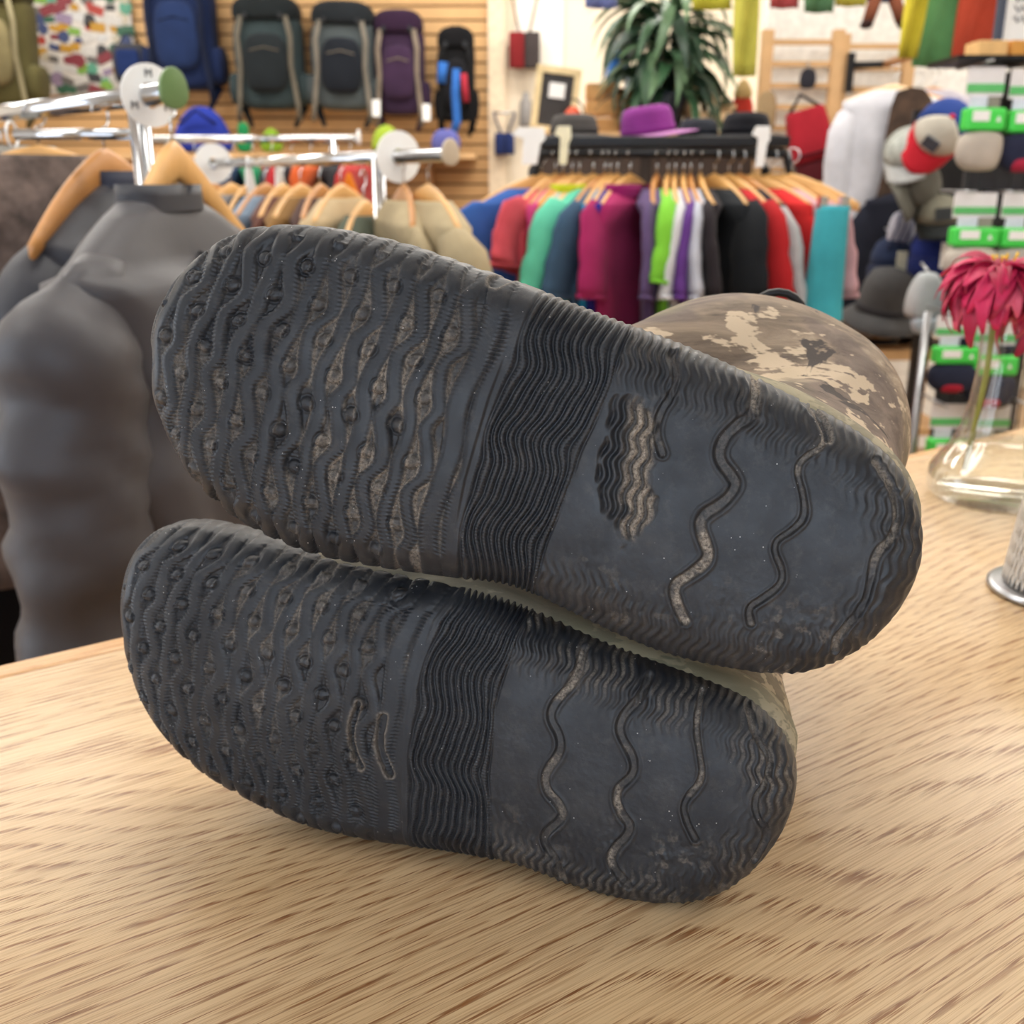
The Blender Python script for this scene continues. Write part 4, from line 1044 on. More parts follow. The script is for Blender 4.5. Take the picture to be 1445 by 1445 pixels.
# green chalk sign
c, w, h = bb(878, 146, 914, 180, CY - .06 + .12); c.z = zc
e = empty('chalk_sign', c, 'small black tabletop sign with green chalk writing', 'sign', rot=(-.1, 0, .1))
MB().box((0, 0, h/2), (w, .012, h)).obj('panel', M('chalk_black', (56, 54, 54), .8), e, False)
m_gch = M('green_chalk', (70, 176, 104), .8, 0, .3, 40)
for k, z in enumerate((.78, .58, .38)):
    pts = [(-w*.42 + w*.84*i/14, -.009, h*z + h*.075*math.sin(i*2.4 + k)) for i in range(15)]
    MB().tube(pts, .0085, 5).obj('chalk_line', m_gch, e)
MB().prism([(-.02, 0), (.02, 0), (0, h*.7)], .05, Matrix.Translation((0, .03, 0))).obj('stand', m_blk, e, False)
# crates
def crate(px0, py0, px1, py1, Y, label, mat=None):
    c, w, h = bb(px0, py0, px1, py1, Y); c.z = zc; d = .16
    e = empty('wooden_crate', c, label, 'crate', 'small wooden crates')
    for k in range(3):
        z = h*(k + .5)/3
        for s in (-1, 1):
            MB().box((0, s*d/2, z), (w, .010, h/3 - .012)).obj('slat', mat or m_hanger, e, False)
            MB().box((s*w/2, 0, z), (.010, d - .012, h/3 - .012)).obj('end_slat', mat or m_hanger, e, False)
    MB().box((0, 0, .006), (w - .012, d - .012, .012)).obj('bottom', mat or m_hanger, e, False)
    return e
crate(828, 112, 870, 184, CY + .28, 'honey coloured wooden crate beside the framed board')
crate(866, 118, 886, 184, CY + .30, 'narrow brown wooden crate beside the honey coloured one', m_hanger2)
# orange-red lantern
c, w, h = bb(793, 136, 824, 184, CY + .06); c.z = zc
e = empty('lantern', c, 'small orange-red lantern with a loop handle', 'lantern')
MB().lathe([(w*.42, 0), (w*.46, .01), (w*.38, h*.25), (w*.40, h*.3), (w*.36, h*.6), (w*.2, h*.72), (w*.12, h*.76)], 20).obj('body', M('lantern_red', (212, 84, 52), .4), e)
MB().tube([(w*.5*math.cos(t), 0, h*.5 + h*.48*math.sin(t)) for t in [math.pi*i/12 for i in range(13)]], .004, 6).obj('handle', m_blackm, e)
MB().lathe([(w*.3, h*.3), (w*.32, h*.32), (w*.32, h*.56), (w*.3, h*.58)], 20).obj('globe', M('lantern_glass', (230, 170, 140), .2), e)
# printed pale blue box
c, w, h = bb(884, 96, 940, 186, CY + .36); c.z = zc
e = empty('carton', c, 'pale blue-grey printed carton behind the plant', 'carton', rz=.12)
MB().box((0, 0, h/2), (w, .14, h)).obj('box', M('carton_blue', (176, 190, 206), .6), e, False, bev=.003)
for k in range(4): MB().box((-w*.1, -.071, h*(.2 + .2*k)), (w*.3, .002, h*.06)).obj('print_line', M('carton_ink', (74, 92, 120), .7), e, False)
# blue bottle
c, w, h = bb(852, 58, 880, 112, CY + .28); c.z = zc + .24
e = empty('stuff_bag', c, 'bright blue nylon bag standing on the crates', 'bag')
MB().loft([sup(w*.5*s, w*.3*s, h*z, dx=.05*z) for z, s in [(0, .7), (.1, 1), (.4, .9), (.7, .55), (.85, .35), (1, .5)]]).obj('body', fabric((74, 138, 226)), e, sub=1)
MB().tube([(.03, -.02, h*.86), (.05, .03, h*.86)], .012, 6).obj('tie', m_whitep, e)
# small adirondack chair
c, w, h = bb(966, 104, 1024, 172, CY + .10); c.z = zc
m_adi = M('natural_pine', (236, 206, 160), .6, 0, .1, 12)
e = empty('miniature_chair', c, 'miniature pale pine deck chair on the cabinet top', 'chair', rz=.15)
for k in range(4): MB().box((-w*.33 + w*.22*k, .07, h*.62), (w*.17, .012, h*(.66 + .08*(k in (1, 2)))), Matrix.Rotation(-.2, 3, 'X')).obj('back_slat', m_adi, e, False)
for k in range(4): MB().box((0, -.09 + .045*k, h*(.34 - .03*k)), (w*.8, .036, .012)).obj('seat_slat', m_adi, e, False)
for s in (-1, 1):
    MB().box((s*w*.48, -.02, h*.52), (w*.16, .22, .014)).obj('arm', m_adi, e, False)
    MB().box((s*w*.44, -.11, h*.26), (.016, .02, h*.52)).obj('front_leg', m_adi, e, False)
    MB().box((s*w*.40, .06, h*.20), (.016, .26, .03), Matrix.Rotation(-.35, 3, 'X')).obj('rear_leg', m_adi, e, False)
MB().box((0, -.12, h*.30), (w*.86, .012, .04)).obj('front_apron', m_adi, e, False)
# red and gold pack at the cabinet end
blob('waist_bag', 1030, 128, 1064, 186, CY + .2, (198, 62, 50), 'red waist bag with tan top at the end of the cabinet', 'bag', [(0, .7), (.1, .95), (.5, 1), (.8, .8), (1, .3)],
     parts=[lambda e, w, h: MB().loft([sup(w*.4*s, w*.3*s, h*z) for z, s in [(.78, .9), (.95, 1), (1.15, .6), (1.3, .2)]]).obj('tan_top', fabric((206, 176, 120)), e, sub=1)])
bpy.data.objects[-1] if False else None

# ---- big leafy plant in a dark pot
c, w, h = bb(900, 110, 968, 186, CY - .22 + .22); c = on_top(936, -.12)
e = empty('potted_plant', c, 'big leafy green houseplant with drooping leaves in a dark pot', 'plant')
MB().lathe([(.075, 0), (.10, .12), (.115, .17), (.105, .172), (.095, .14)], 24).obj('pot', M('dark_pot', (52, 60, 72), .4), e)
m_leaf = M('leaf_green', (48, 84, 54), .45, 0, .3, 14, spec=.5); m_leaf2 = M('leaf_pale', (96, 126, 92), .45, 0, .3, 14, spec=.5); m_leaf3 = M('leaf_dark', (30, 58, 40), .45, 0, .3, 14, spec=.5)
def leaf_mesh(L, W, curl):
    rows = []
    for i in range(9):
        t = i/8; wd = W*math.sin(math.pi*min(1, t*.92 + .08))**.8*(1 - .3*t)
        a = curl*t; x = L*(math.sin(a)/max(curl, .01)); z = L*(1 - math.cos(a))/max(curl, .01)*-1
        rows.append([Vector((x, q*wd, z - abs(q)*wd*.25*-1)) for q in (-1, -.5, 0, .5, 1)])
    return MB().sheet(rows)
rs = random.Random(12); proto = []
for L, W, cu in ((.34, .036, 1.5), (.42, .032, 1.9), (.28, .042, 1.1), (.38, .026, 2.3)):
    for m in (m_leaf, m_leaf2, m_leaf3):
        o = leaf_mesh(L, W, cu).obj('leaf', m, e, solid=.0012); proto.append(o)
PLH = .38
used = 0
for k in range(150):
    if used < len(proto): o = proto[used]; used += 1
    else:
        s = proto[rs.randrange(len(proto))]; o = s.copy(); COL.objects.link(o); o.parent = e
    az = rs.uniform(0, 2*math.pi); lvl = rs.random()
    o.location = (.05*math.cos(az), .05*math.sin(az), .17 + PLH*lvl)
    o.rotation_euler = (rs.uniform(-.3, .3), -rs.uniform(-.1, .9)*(.35 + .65*lvl), az)
    s = rs.uniform(.75, 1.15); o.scale = (s, s, s)
for k in range(7):
    az = k*.9; MB().tube([(.03*math.cos(az), .03*math.sin(az), .12), (.05*math.cos(az), .05*math.sin(az), .17 + PLH)], .006, 6).obj('stem', m_leaf3, e)

# ---- things hanging on the cream wall
def tote(x0, y0, x1, y1, Y, label, ca, cb, strap_top, cs):
    c, w, h = bb(x0, y0, x1, y1, Y); e = empty('tote_bag', c, label, 'bag', 'bags on the cream wall')
    for s, col in ((-1, ca), (1, cb)):
        MB().loft([sup(w/4*q, .045*q, h*z, p=.45, dx=s*w/4*.98) for z, q in [(0, .95), (.02, 1), (.6, 1), (.97, .98), (1, .9)]]).obj('panel', fabric(col), e)
    for s in (-1, 1):
        MB().tube([(s*w*.16, -.02, h*.98), (s*w*.5, .0, h*1.0 + strap_top), (s*w*.5, .02, h + strap_top + .02)], [(.008, .003)]*3, 6).obj('strap', fabric(cs), e)
    MB().tube([(-w*.5, .02, h + strap_top + .015), (w*.5, .02, h + strap_top + .015)], .006, 6).obj('wall_peg', m_peg, e)
    for s in (-1, 1): MB().tube([(s*w*.45, .02, h + strap_top + .015), (s*w*.45, WY - Y - .01, h + strap_top + .015)], .006, 6).obj('wall_peg', m_peg, e)
    return e
tote(718, 46, 762, 96, WY - .10, 'square bag, dark red one half and brown-grey the other, on long straps', (140, 40, 44), (74, 66, 66), .26, (150, 120, 90))
tote(698, 188, 726, 218, WY - .08, 'small navy bag on thin strings low on the cream wall', (44, 58, 110), (44, 58, 110), .10, (80, 80, 110))
c, w, h = bb(734, 130, 750, 178, WY - .06)
e = empty('water_bottle', c, 'slim grey bottle hanging on the cream wall', 'bottle')
MB().lathe([(w*.5, 0), (w*.55, .01), (w*.55, h*.7), (w*.3, h*.82), (w*.3, h*.95), (w*.2, h)], 16).obj('body', M('bottle_grey', (132, 128, 126), .4), e)
MB().tube([(0, 0, h), (0, .05, h + .02)], .003, 6).obj('hook', m_peg, e)

# ================================================================== right side: wooden wall frames, shirts, hats, socks
FY = 4.9
wp = at(1187, 100, FY + .12)
pw = empty('partition', Vector((wp.x + .02, FY + .12, 0)), 'white partition wall behind the wooden ladder frames', 'partition')
xw0, xw1 = at(1078, 100, FY + .12).x, at(1450, 100, FY + .12).x
MB().box(((xw0+xw1)/2 - wp.x - .02, .03, 1.35), (xw1 - xw0, .06, 2.7)).obj('panel', M('partition_white', (240, 238, 232), .8), pw, False)
def ladder(x0, x1, y0, label, rows, Y):
    a = at(x0, y0, Y); b = at(x1, y0, Y); w = b.x - a.x; top = a.z
    e = empty('ladder_frame', Vector(((a.x+b.x)/2, Y, 0)), label, 'wall frame', 'wooden ladder frames')
    for s in (-1, 1): MB().box((s*w/2, 0, top/2), (.05, .045, top)).obj('upright', m_wood, e, False, bev=.003)
    for k in range(rows): MB().box((0, 0, top - .05 - .088*k), (w, .025, .022)).obj('rung', m_wood, e, False)
    return e
ladder(1084, 1184, 42, 'wooden ladder frame with a small black keychain on it', 16, FY)
ladder(1192, 1286, 48, 'wooden ladder frame behind the white T-shirts', 16, FY + .01)
# keychain
c, w, h = bb(1128, 96, 1152, 126, FY - .04)
e = empty('key_pouch', c, 'small black and grey pouch hanging on the ladder frame', 'pouch')
MB().loft([sup(w*.5*s, .02*s, h*z) for z, s in [(0, .5), (.15, .9), (.5, 1), (.85, .8), (1, .4)]]).obj('body', fabric((58, 58, 66)), e, sub=1)
MB().tube([(0, .0, h), (0, .02, h*1.3)], .004, 6).obj('loop', m_steel, e)
# tan satchel bits at the frame foot
blob('hip_pouch', 1068, 128, 1096, 186, FY - .12, (186, 158, 118), 'tan canvas pouch hanging at the side of the ladder frame', 'pouch', [(0, .7), (.1, .95), (.5, 1), (.85, .9), (1, .5)], .35)
# red messenger bag
c, w, h = bb(1122, 150, 1196, 258, FY - .2)
e = empty('messenger_bag', c, 'red shoulder bag with a maroon lower panel hanging askew', 'bag', rot=(0, -.28, 0))
MB().loft([sup(w*.46*s, .06*s, h*z, p=.5) for z, s in [(.02, .62), (.06, .72), (.30, .84), (.36, .86)]]).obj('lower_panel', fabric((110, 40, 48)), e)
MB().loft([sup(w*.46*s, .065*s, h*z, p=.5) for z, s in [(.32, .88), (.40, .92), (.8, .84), (.96, .78), (1, .7)]]).obj('flap', fabric((190, 44, 58)), e)
MB().tube([(-w*.36, -.06, h*.42), (0, -.067, h*.41), (w*.36, -.06, h*.42)], .005, 6).obj('seam', fabric((80, 24, 34)), e)
MB().tube([(-w*.3, 0, h*.98), (0, .02, h*1.2), (w*.3, 0, h*.98)], .008, 6).obj('strap', m_blk, e)
MB().tube([(0, .02, h*1.2), (0, .19, h*1.2)], .004, 6).obj('peg', m_peg, e)

# face-out arm with shirts
TY = 4.25
bar0 = at(1200, 92, FY - .02); bar1 = at(1336, 90, TY - .1); bar1.z = bar0.z
e = empty('garment_rack', Vector((bar0.x, bar0.y, bar0.z)), 'black metal arm with a wooden bar that the white T-shirts hang from', 'garment rack')
MB().tube([(0, 0, 0), (.16, -.05, 0)], .014, 8).obj('bracket', m_blackm, e)
MB().box((0, 0, -.03), (.03, .03, .16)).obj('mount', m_blackm, e, False)
v = bar1 - bar0
MB().tube([Vector((.14, -.045, 0)), v], .016, 10).obj('bar', m_hanger2, e)
m_wt = fabric((226, 226, 234)); m_bear = M('bear_print', (70, 52, 40), .8, 0, .5, 18)
pT = at(1262, 118, TY)
hanger(pT, .12, 'pale wooden hanger of the white T-shirt with the bear', 'pale hangers on the display arm', .2, .06, M('hanger_pale', (230, 198, 158), .45, 0, .1, 14))
gt = garment('t_shirt', pT + Vector((0, 0, -.012)), .12, m_wt, 'white long T-shirt printed with a big brown bear', 't-shirt', 'white T-shirts on the display arm', .70, .2, .06, .48, .06, 1.0, None, .008, 201, None, .08, .03, (.065, .045))
bear = [(-.03, .20), (-.02, .24), (.02, .255), (.06, .25), (.085, .22), (.10, .17), (.06, .15), (.045, .10), (.06, .02), (.08, -.12), (.10, -.24), (-.07, -.26), (-.05, -.12), (-.035, 0), (-.04, .10)]
rows = []
fr = Matrix.Translation((-.005, -.092, -.30)) @ Matrix.Diagonal((1.35, 1, 1.15, 1))
MB().prism(bear, .004, fr).obj('bear_print', m_bear, gt, False)
p2 = at(1318, 122, TY + .22)
hanger(p2, .35, 'wooden hanger of the lavender T-shirt on the display arm', 'pale hangers on the display arm', .2, .06, m_hanger2)
garment('t_shirt', p2, .35, fabric((206, 200, 214)), 'pale lavender T-shirt behind the trucker cap', 't-shirt', 'white T-shirts on the display arm', .66, .2, .06, .2, .05, 1, None, .008, 203)
p3 = at(1296, 126, TY + .12)
hanger(p3, .3, 'wooden hanger of the olive shirt on the display arm', 'pale hangers on the display arm', .2, .06, m_hanger2)
garment('shirt', p3 - Vector((0, 0, .02)), .3, fabric((104, 104, 62)), 'olive shirt between the white and lavender T-shirts', 'shirt', None, .7, .2, .06, .2, .05, 1, None, .008, 204)

# ---- hat tower
HY = 3.75
hp = at(1322, 300, HY + .16)
tw = empty('hat_tower', Vector((hp.x, HY + .16, 0)), 'black upright hat stand carrying caps and beanies', 'hat stand')
MB().box((0, 0, .80), (.05, .05, 1.52)).obj('post', m_blackm, tw, False)
MB().box((0, .02, 1.15), (.24, .012, .75)).obj('back_panel', m_blackm, tw, False)
MB().box((0, 0, .02), (.30, .28, .04)).obj('base', m_blackm, tw, False)
for k in range(6):
    for s in (-1, 1): MB().tube([(s*.07, .015, .80 + .14*k), (s*.09, -.12, .82 + .14*k)], .004, 6).obj('peg', m_steel, tw)
def cap(px, py, Y, size, rot, label, front, backc, brim, badge=None):
    p = at(px, py, Y); e = empty('baseball_cap', p, label, 'cap', 'caps on the hat stand', rot=rot); R_ = size
    def dome(a0, a1, m, name):
        rows = []
        for i in range(8):
            ph = math.pi/2*i/7; rows.append([Vector((R_*math.sin(ph)*math.sin(a0 + (a1-a0)*j/12), -R_*1.12*math.sin(ph)*math.cos(a0 + (a1-a0)*j/12), R_*.95*math.cos(ph)**.8)) for j in range(13)])
        MB().sheet(rows).obj(name, m, e, solid=.003)
    dome(-1.15, 1.15, front, 'front_panel'); dome(1.15, 2*math.pi - 1.15, backc, 'back_panel')
    rows = []
    for i in range(6):
        t = i/5; rows.append([Vector((R_*1.0*math.sin(a)*(1 - .12*t), -R_*1.12*math.cos(a) - R_*.85*t*math.cos(a*.75), -.02*t - .03*(a/1.2)**2*t)) for a in [-1.25 + 2.5*j/10 for j in range(11)]])
    MB().sheet(rows).obj('visor', brim, e, solid=.005)
    MB().lathe([(.0001, R_*.94), (.010, R_*.95), (.008, R_*.975), (.0001, R_*.98)], 10).obj('button', brim, e)
    if badge: MB().prism([(-.026, -.018), (.026, -.018), (.026, .022), (-.026, .022)], .006, Matrix.Translation((0, -R_*1.05, R_*.45)) @ Matrix.Rotation(-.45, 4, 'X')).obj('badge', badge, e, False)
    return e
cW = fabric((226, 220, 206)); cB = fabric((46, 74, 150)); cR = fabric((222, 44, 60)); cG = fabric((176, 180, 172)); cO = fabric((110, 108, 98)); cK = fabric((36, 40, 40)); cGr = fabric((140, 138, 122))
mbadge = M('badge_grey', (70, 74, 84), .6, 0, .5, 80)
cap(1330, 182, HY - .14, .088, (1.05, .60, -.35), 'trucker cap with white front, blue back and red visor', cW, cB, cR, mbadge)
cap(1284, 216, HY - .06, .086, (.5, -.15, -.5), 'pale grey patterned cap beside the trucker cap', M('grey_camo_cap', (170, 174, 168), .8, 0, .25, 40), cG, fabric((196, 198, 198)))
cap(1290, 262, HY - .08, .090, (.9, .95, .4), 'olive grey cap hanging sideways below the pale grey cap', cO, cO, cO)
cap(1322, 304, HY - .12, .080, (.35, -.1, -.15), 'black and khaki trucker cap with a dark badge', cGr, cK, cK, M('badge_dark', (44, 48, 50), .6))
# beanies: stacks of navy knit
def beanie(px, py0, py1, w, Y, label, m, fold, tagm=None):
    c, ww, h = bb(px - w/2, py0, px + w/2, py1, Y); e = empty('beanie', c, label, 'beanie', 'beanies under the caps')
    wob = lambda a, i: 1 + .02*math.cos(24*a)
    MB().lathe([(ww*.48, h*.3), (ww*.47, h*.6), (ww*.36, h*.85), (ww*.15, h*.98), (.0001, h)], 48, (0, 0, 0), wob).obj('crown', m, e)
    MB().lathe([(ww*.48, 0), (ww*.52, .01), (ww*.52, h*.36), (ww*.48, h*.40), (ww*.46, h*.36)], 48, (0, 0, 0), wob).obj('cuff', fold, e)
    if tagm: MB().box((ww*.05, -ww*.53, h*.45), (.036, .004, .085)).obj('tag', tagm, e, False)
    MB().tube([(0, 0, h), (0, .10, h + .02)], .003, 6).obj('hook', m_steel, e)
    return e
navy = fabric((38, 54, 130)); navd = fabric((30, 42, 104))
beanie(1318, 318, 390, 66, HY - .08, 'royal navy knit beanie with a white paper tag', navy, navd, m_whitep)
beanie(1258, 332, 400, 60, HY + .02, 'dark denim blue knit beanie with a pale patch', fabric((42, 54, 84)), fabric((34, 42, 70)), M('patch_pale', (196, 196, 176), .7))
e = blob('scarf', 1252, 296, 1292, 350, HY, (206, 206, 220), 'white and grey striped knit scarf folded below the olive cap', 'scarf', [(0, .7), (.2, 1), (.6, .95), (1, .6)], .5)
for k in range(4): MB().tube([Vector((-.055 + .025*k, -.035, .0)), Vector((-.03 + .025*k, -.045, .07)), Vector((-.02 + .025*k, -.03, .12))], .0035, 6).obj('stripe', fabric((70, 76, 110)), e)
# bucket hat, white visor, tan hats
c = at(1240, 452, HY - .05)
e = empty('bucket_hat', c, 'charcoal felt hat with a floppy brim hanging low', 'hat', rot=(.25, .1, 0))
fg = fabric((84, 84, 86))
MB().lathe([(.088, .03), (.090, .06), (.082, .13), (.066, .175), (.03, .19), (.0001, .192)], 32, (0, 0, 0), lambda a, i: 1 + .06*math.cos(2*a)).obj('crown', fg, e)
MB().lathe([(.088, .040), (.115, .018), (.140, -.006), (.138, -.010), (.112, .012), (.086, .034)], 32, (0, 0, 0), lambda a, i: 1 + .05*math.cos(3*a)).obj('brim', fg, e)
MB().lathe([(.0905, .040), (.0925, .044), (.0925, .060), (.0905, .064)], 32, (0, 0, 0), lambda a, i: 1 + .06*math.cos(2*a)).obj('band', fabric((60, 60, 64)), e)
c, w, h = bb(1280, 384, 1330, 470, 3.0)
e = empty('headband', c, 'pale white and ice blue knitted cap hanging from the sock rack post', 'cap')
MB().loft([sup(w*.5*s, .05*s, h*z) for z, s in [(.25, .92), (.32, 1), (.6, 1), (.85, .75), (.97, .5), (1, .3)]]).obj('crown', fabric((214, 222, 224)), e, sub=1)
MB().loft([sup(w*.42*s, .03*s, h*z, dy=-.03) for z, s in [(0, .6), (.06, .9), (.2, 1), (.3, .95)]]).obj('peak', fabric((206, 220, 232)), e, sub=1)
MB().tube([(0, 0, h), (0, .06, h + .02)], .004, 6).obj('hook', m_steel, e)
zt = at(1250, 492, HY + .45).z
e = empty('display_table', Vector((at(1240, 480, HY + .6).x, HY + .62, 0)), 'low wooden display table below the hats', 'table')
MB().box((0, 0, zt - .02), (.62, .44, .04)).obj('top', m_wood, e, False)
for sx_ in (-1, 1):
    for sy_ in (-1, 1): MB().box((sx_*.28, sy_*.19, (zt-.04)/2), (.04, .04, zt - .04)).obj('leg', m_wood, e, False)
MB().box((0, 0, zt*.45), (.56, .38, .03)).obj('lower_shelf', m_wood, e, False)
def table_hat(px, Y, label, rgb, r):
    p = at(px, 480, Y); p.z = zt
    e = empty('felt_hat', p, label, 'hat', 'felt hats on the low table'); m = fabric(rgb)
    MB().lathe([(r*.55, .006), (r*.54, .05), (r*.44, .085), (r*.2, .095), (.0001, .09)], 28).obj('crown', m, e)
    MB().lathe([(r*.54, .010), (r*.85, .006), (r, .016), (r*.99, .012), (r*.85, .001), (r*.54, .004)], 28).obj('brim', m, e)
    MB().lathe([(r*.555, .012), (r*.56, .014), (r*.56, .032), (r*.55, .034)], 28).obj('band', m_blk, e)
table_hat(1236, HY + .55, 'tan brown felt hat on the low table', (150, 112, 70), .145)
table_hat(1292, HY + .58, 'dark brown felt hat on the low table', (70, 52, 40), .12)
# dark trousers hanging behind the hats
garment('shirt', at(1232, 300, HY + .55), .1, m_camof, 'camouflage shirt hanging behind the navy beanies', 'shirt', None, .5, .2, .06, .35, .05, 1, None, .01, 230)
garment('jacket', at(1300, 262, HY + .42), -.1, fabric((36, 38, 50)), 'dark navy jacket hanging behind the hat stand', 'jacket', None, .5, .2, .06, .4, .05, 1, None, .01, 231)

# ---- sock rack
SY = 2.75
q = at(1302, 500, SY)
sr = empty('sock_rack', Vector((at(1400, 400, SY).x, SY + .1, 0)), 'grey metal sock rack full of packs with green bands', 'display rack')
ox = sr.location.x; oy = sr.location.y
for xx in (q.x - ox, at(1500, 500, SY).x - ox): MB().tube([(xx, -.1, 0.02), (xx, -.1, at(1302, 440, SY).z)], .010, 12).obj('post', m_steel, sr)
m_postg = M('post_grey', (120, 122, 128), .4, .6)
bp0 = at(1350, 300, SY + .19).x - ox; bz0 = at(1400, 640, SY).z; bz1 = at(1400, 92, SY).z
MB().box((bp0 + .12, .075, (bz0+bz1)/2), (.24, .01, bz1-bz0)).obj('back_panel', M('panel_slate', (58, 56, 60), .6), sr, False)
zr = [at(1400, y, SY).z for y in (86, 268, 440, 566)]
bp0 = at(1350, 300, SY + .19).x - ox
for k in range(7): MB().tube([(bp0 + .04*k, .055, .04), (bp0 + .04*k, .055, 1.62)], .0028, 6).obj('grid_wire', m_blackm, sr)
for k in range(9): MB().tube([(bp0, .058, .30 + .16*k), (.21, .058, .30 + .16*k)], .0028, 6).obj('grid_wire', m_blackm, sr)
for z in zr:
    for k in range(3): MB().tube([(-.10 + .115*k, .055, z - .004), (-.10 + .115*k, -.16, z - .004)], .0035, 6).obj('peg', m_steel, sr)
MB().box((.03, -.02, .02), (.5, .4, .04)).obj('base', m_steel, sr, False)
m_grn = M('label_green', (74, 214, 84), .4, 0, .06, 10); m_hdr = M('header_card', (228, 224, 226), .45, 0, .05, 20); m_grn2 = M('header_green', (96, 186, 110), .45, 0, .06, 10)
def socks(px0, py0, px1, py1, Y, label, rgb, toe=None, low=False):
    c, w, h = bb(px0, py0, px1, py1, Y); e = empty('sock_pack', c, label, 'socks', 'sock packs on the rack')
    m = fabric(rgb)
    hd_ = MB().box((0, 0, h*.86), (w*.92, .006, h*.28)).obj('header', m_hdr, e, False)
    MB().box((0, -.004, h*.80), (w*.92, .004, h*.08)).obj('header_stripe', m_grn2, hd_, False)
    MB().box((-w*.12, -.004, h*.66), (w*.46, .004, h*.12)).obj('barcode_card', M('card_lilac', (214, 212, 232), .5), e, False)
    MB().box((w*.24, 0, h*.66), (w*.30, .02, h*.12)).obj('sock_cuff', fabric(tuple(int(v*.8) for v in rgb)), e, False)
    lb_ = MB().box((0, -.012, h*.50), (w*.98, .05, h*.22)).obj('label_band', m_grn, e, False, bev=.008)
    MB().box((-w*.16, -.0385, h*.53), (w*.42, .002, h*.10)).obj('label_print', m_whitep, lb_, False)
    MB().prism([(-.006, -.006), (.006, -.006), (0, .008)], .002, Matrix.Translation((w*.28, -.0385, h*.50))).obj('label_print', m_whitep, lb_, False)
    MB().loft([sup(w*.58*s, .040*s2, h*z, p=.8, dx=dx*w, dy=-.012) for z, s, s2, dx in [(0, .45, .5, .05), (.03, .75, .8, .03), (.12, .96, 1, -.02), (.26, .98, 1.05, 0), (.40, .86, .9, .02)]]).obj('foot', m, e, sub=1)
    if toe: MB().loft([sup(w*.34*s, .040*s2, h*z, p=.8, dx=-.05*w, dy=-.012) for z, s, s2 in [(.0, .5, .6), (.04, 1, 1), (.13, 1.1, 1.05), (.17, .9, .9)]]).obj('toe', fabric(toe), e, sub=1)
    MB().tube([(0, 0, h*.96), (0, .10, h*.96)], .0025, 6).obj('hang_tab', m_steel, e)
    return e
socks(1356, 94, 1412, 242, SY, 'cream sock pack with a green band, topmost beside the caps', (212, 200, 188))
socks(1416, 98, 1472, 244, SY, 'navy and crimson sock pack beside the topmost cream one', (48, 52, 76), (196, 50, 80))
socks(1338, 272, 1402, 394, SY, 'ivory sock pack with a green band below the topmost cream one', (218, 208, 196))
socks(1406, 272, 1466, 396, SY, 'light sock pack with a green band above the pink flower', (206, 198, 190))
socks(1314, 446, 1376, 552, SY, 'navy sock pack with a red toe left of the vase', (46, 50, 72), (190, 44, 66))
socks(1366, 452, 1430, 574, SY, 'second navy sock pack with a red toe behind the vase', (46, 50, 72), (190, 44, 66))
socks(1306, 570, 1362, 690, SY, 'white headed sock pack low on the rack', (60, 60, 64))
socks(1364, 572, 1420, 692, SY, 'dark green headed sock pack low on the rack', (40, 60, 50))
# orange packs on top of the sock rack and the framed white sign
c, w, h = bb(1412, -60, 1500, 84, SY + .3)
e = empty('price_board', c, 'white board with grey handwriting in a dark frame above the sock rack', 'sign')
MB().box((0, 0, h/2), (w, .012, h)).obj('panel', m_whitep, e, False)
for x, z, dx, dz in ((-w/2, h/2, .02, h), (w/2, h/2, .02, h), (0, 0, w+.02, .02), (0, h, w+.02, .02)): MB().box((x, -.004, z), (dx, .02, dz)).obj('frame_side', M('frame_slate', (70, 78, 96), .5), e, False)
for k in range(5):
    pts = [(-w*.30 + w*.62*i/16, -.008, h*(.40 + .1*k) + .010*math.sin(i*2.1 + k)) for i in range(17)]
    MB().tube(pts, .0022, 4).obj('handwriting', m_ink, e)
MB().tube([(-w*.2, .01, 0), (-w*.2, .01, zr[0] + .03 - c.z)], .008, 8).obj('stand', m_steel, e)
for k, (x0, x1, lb) in enumerate(((1372, 1412, 'tan cardboard box on top of the sock rack'), (1414, 1462, 'orange cardboard box on top of the sock rack under the board'))):
    c, w, h = bb(x0, 88, x1, 112, SY + .10); 
    e = empty('cardboard_box', Vector((c.x, SY + .12, zr[0] + .012)), lb, 'box', 'boxes on the sock rack', rz=.1*k)
    MB().box((0, 0, .022), (w, .09, .044)).obj('carton', M(('box_tan', 'box_orange')[k], ((228, 182, 120), (214, 150, 70))[k], .7), e, False, bev=.002)
    MB().box((0, -.0, .0445), (w, .02, .001)).obj('tape', M('tape', (190, 150, 100), .4), e, False)
MB().box((.03, -.02, zr[0] + .006), (.40, .20, .012)).obj('top_tray', m_blackm, sr, False)

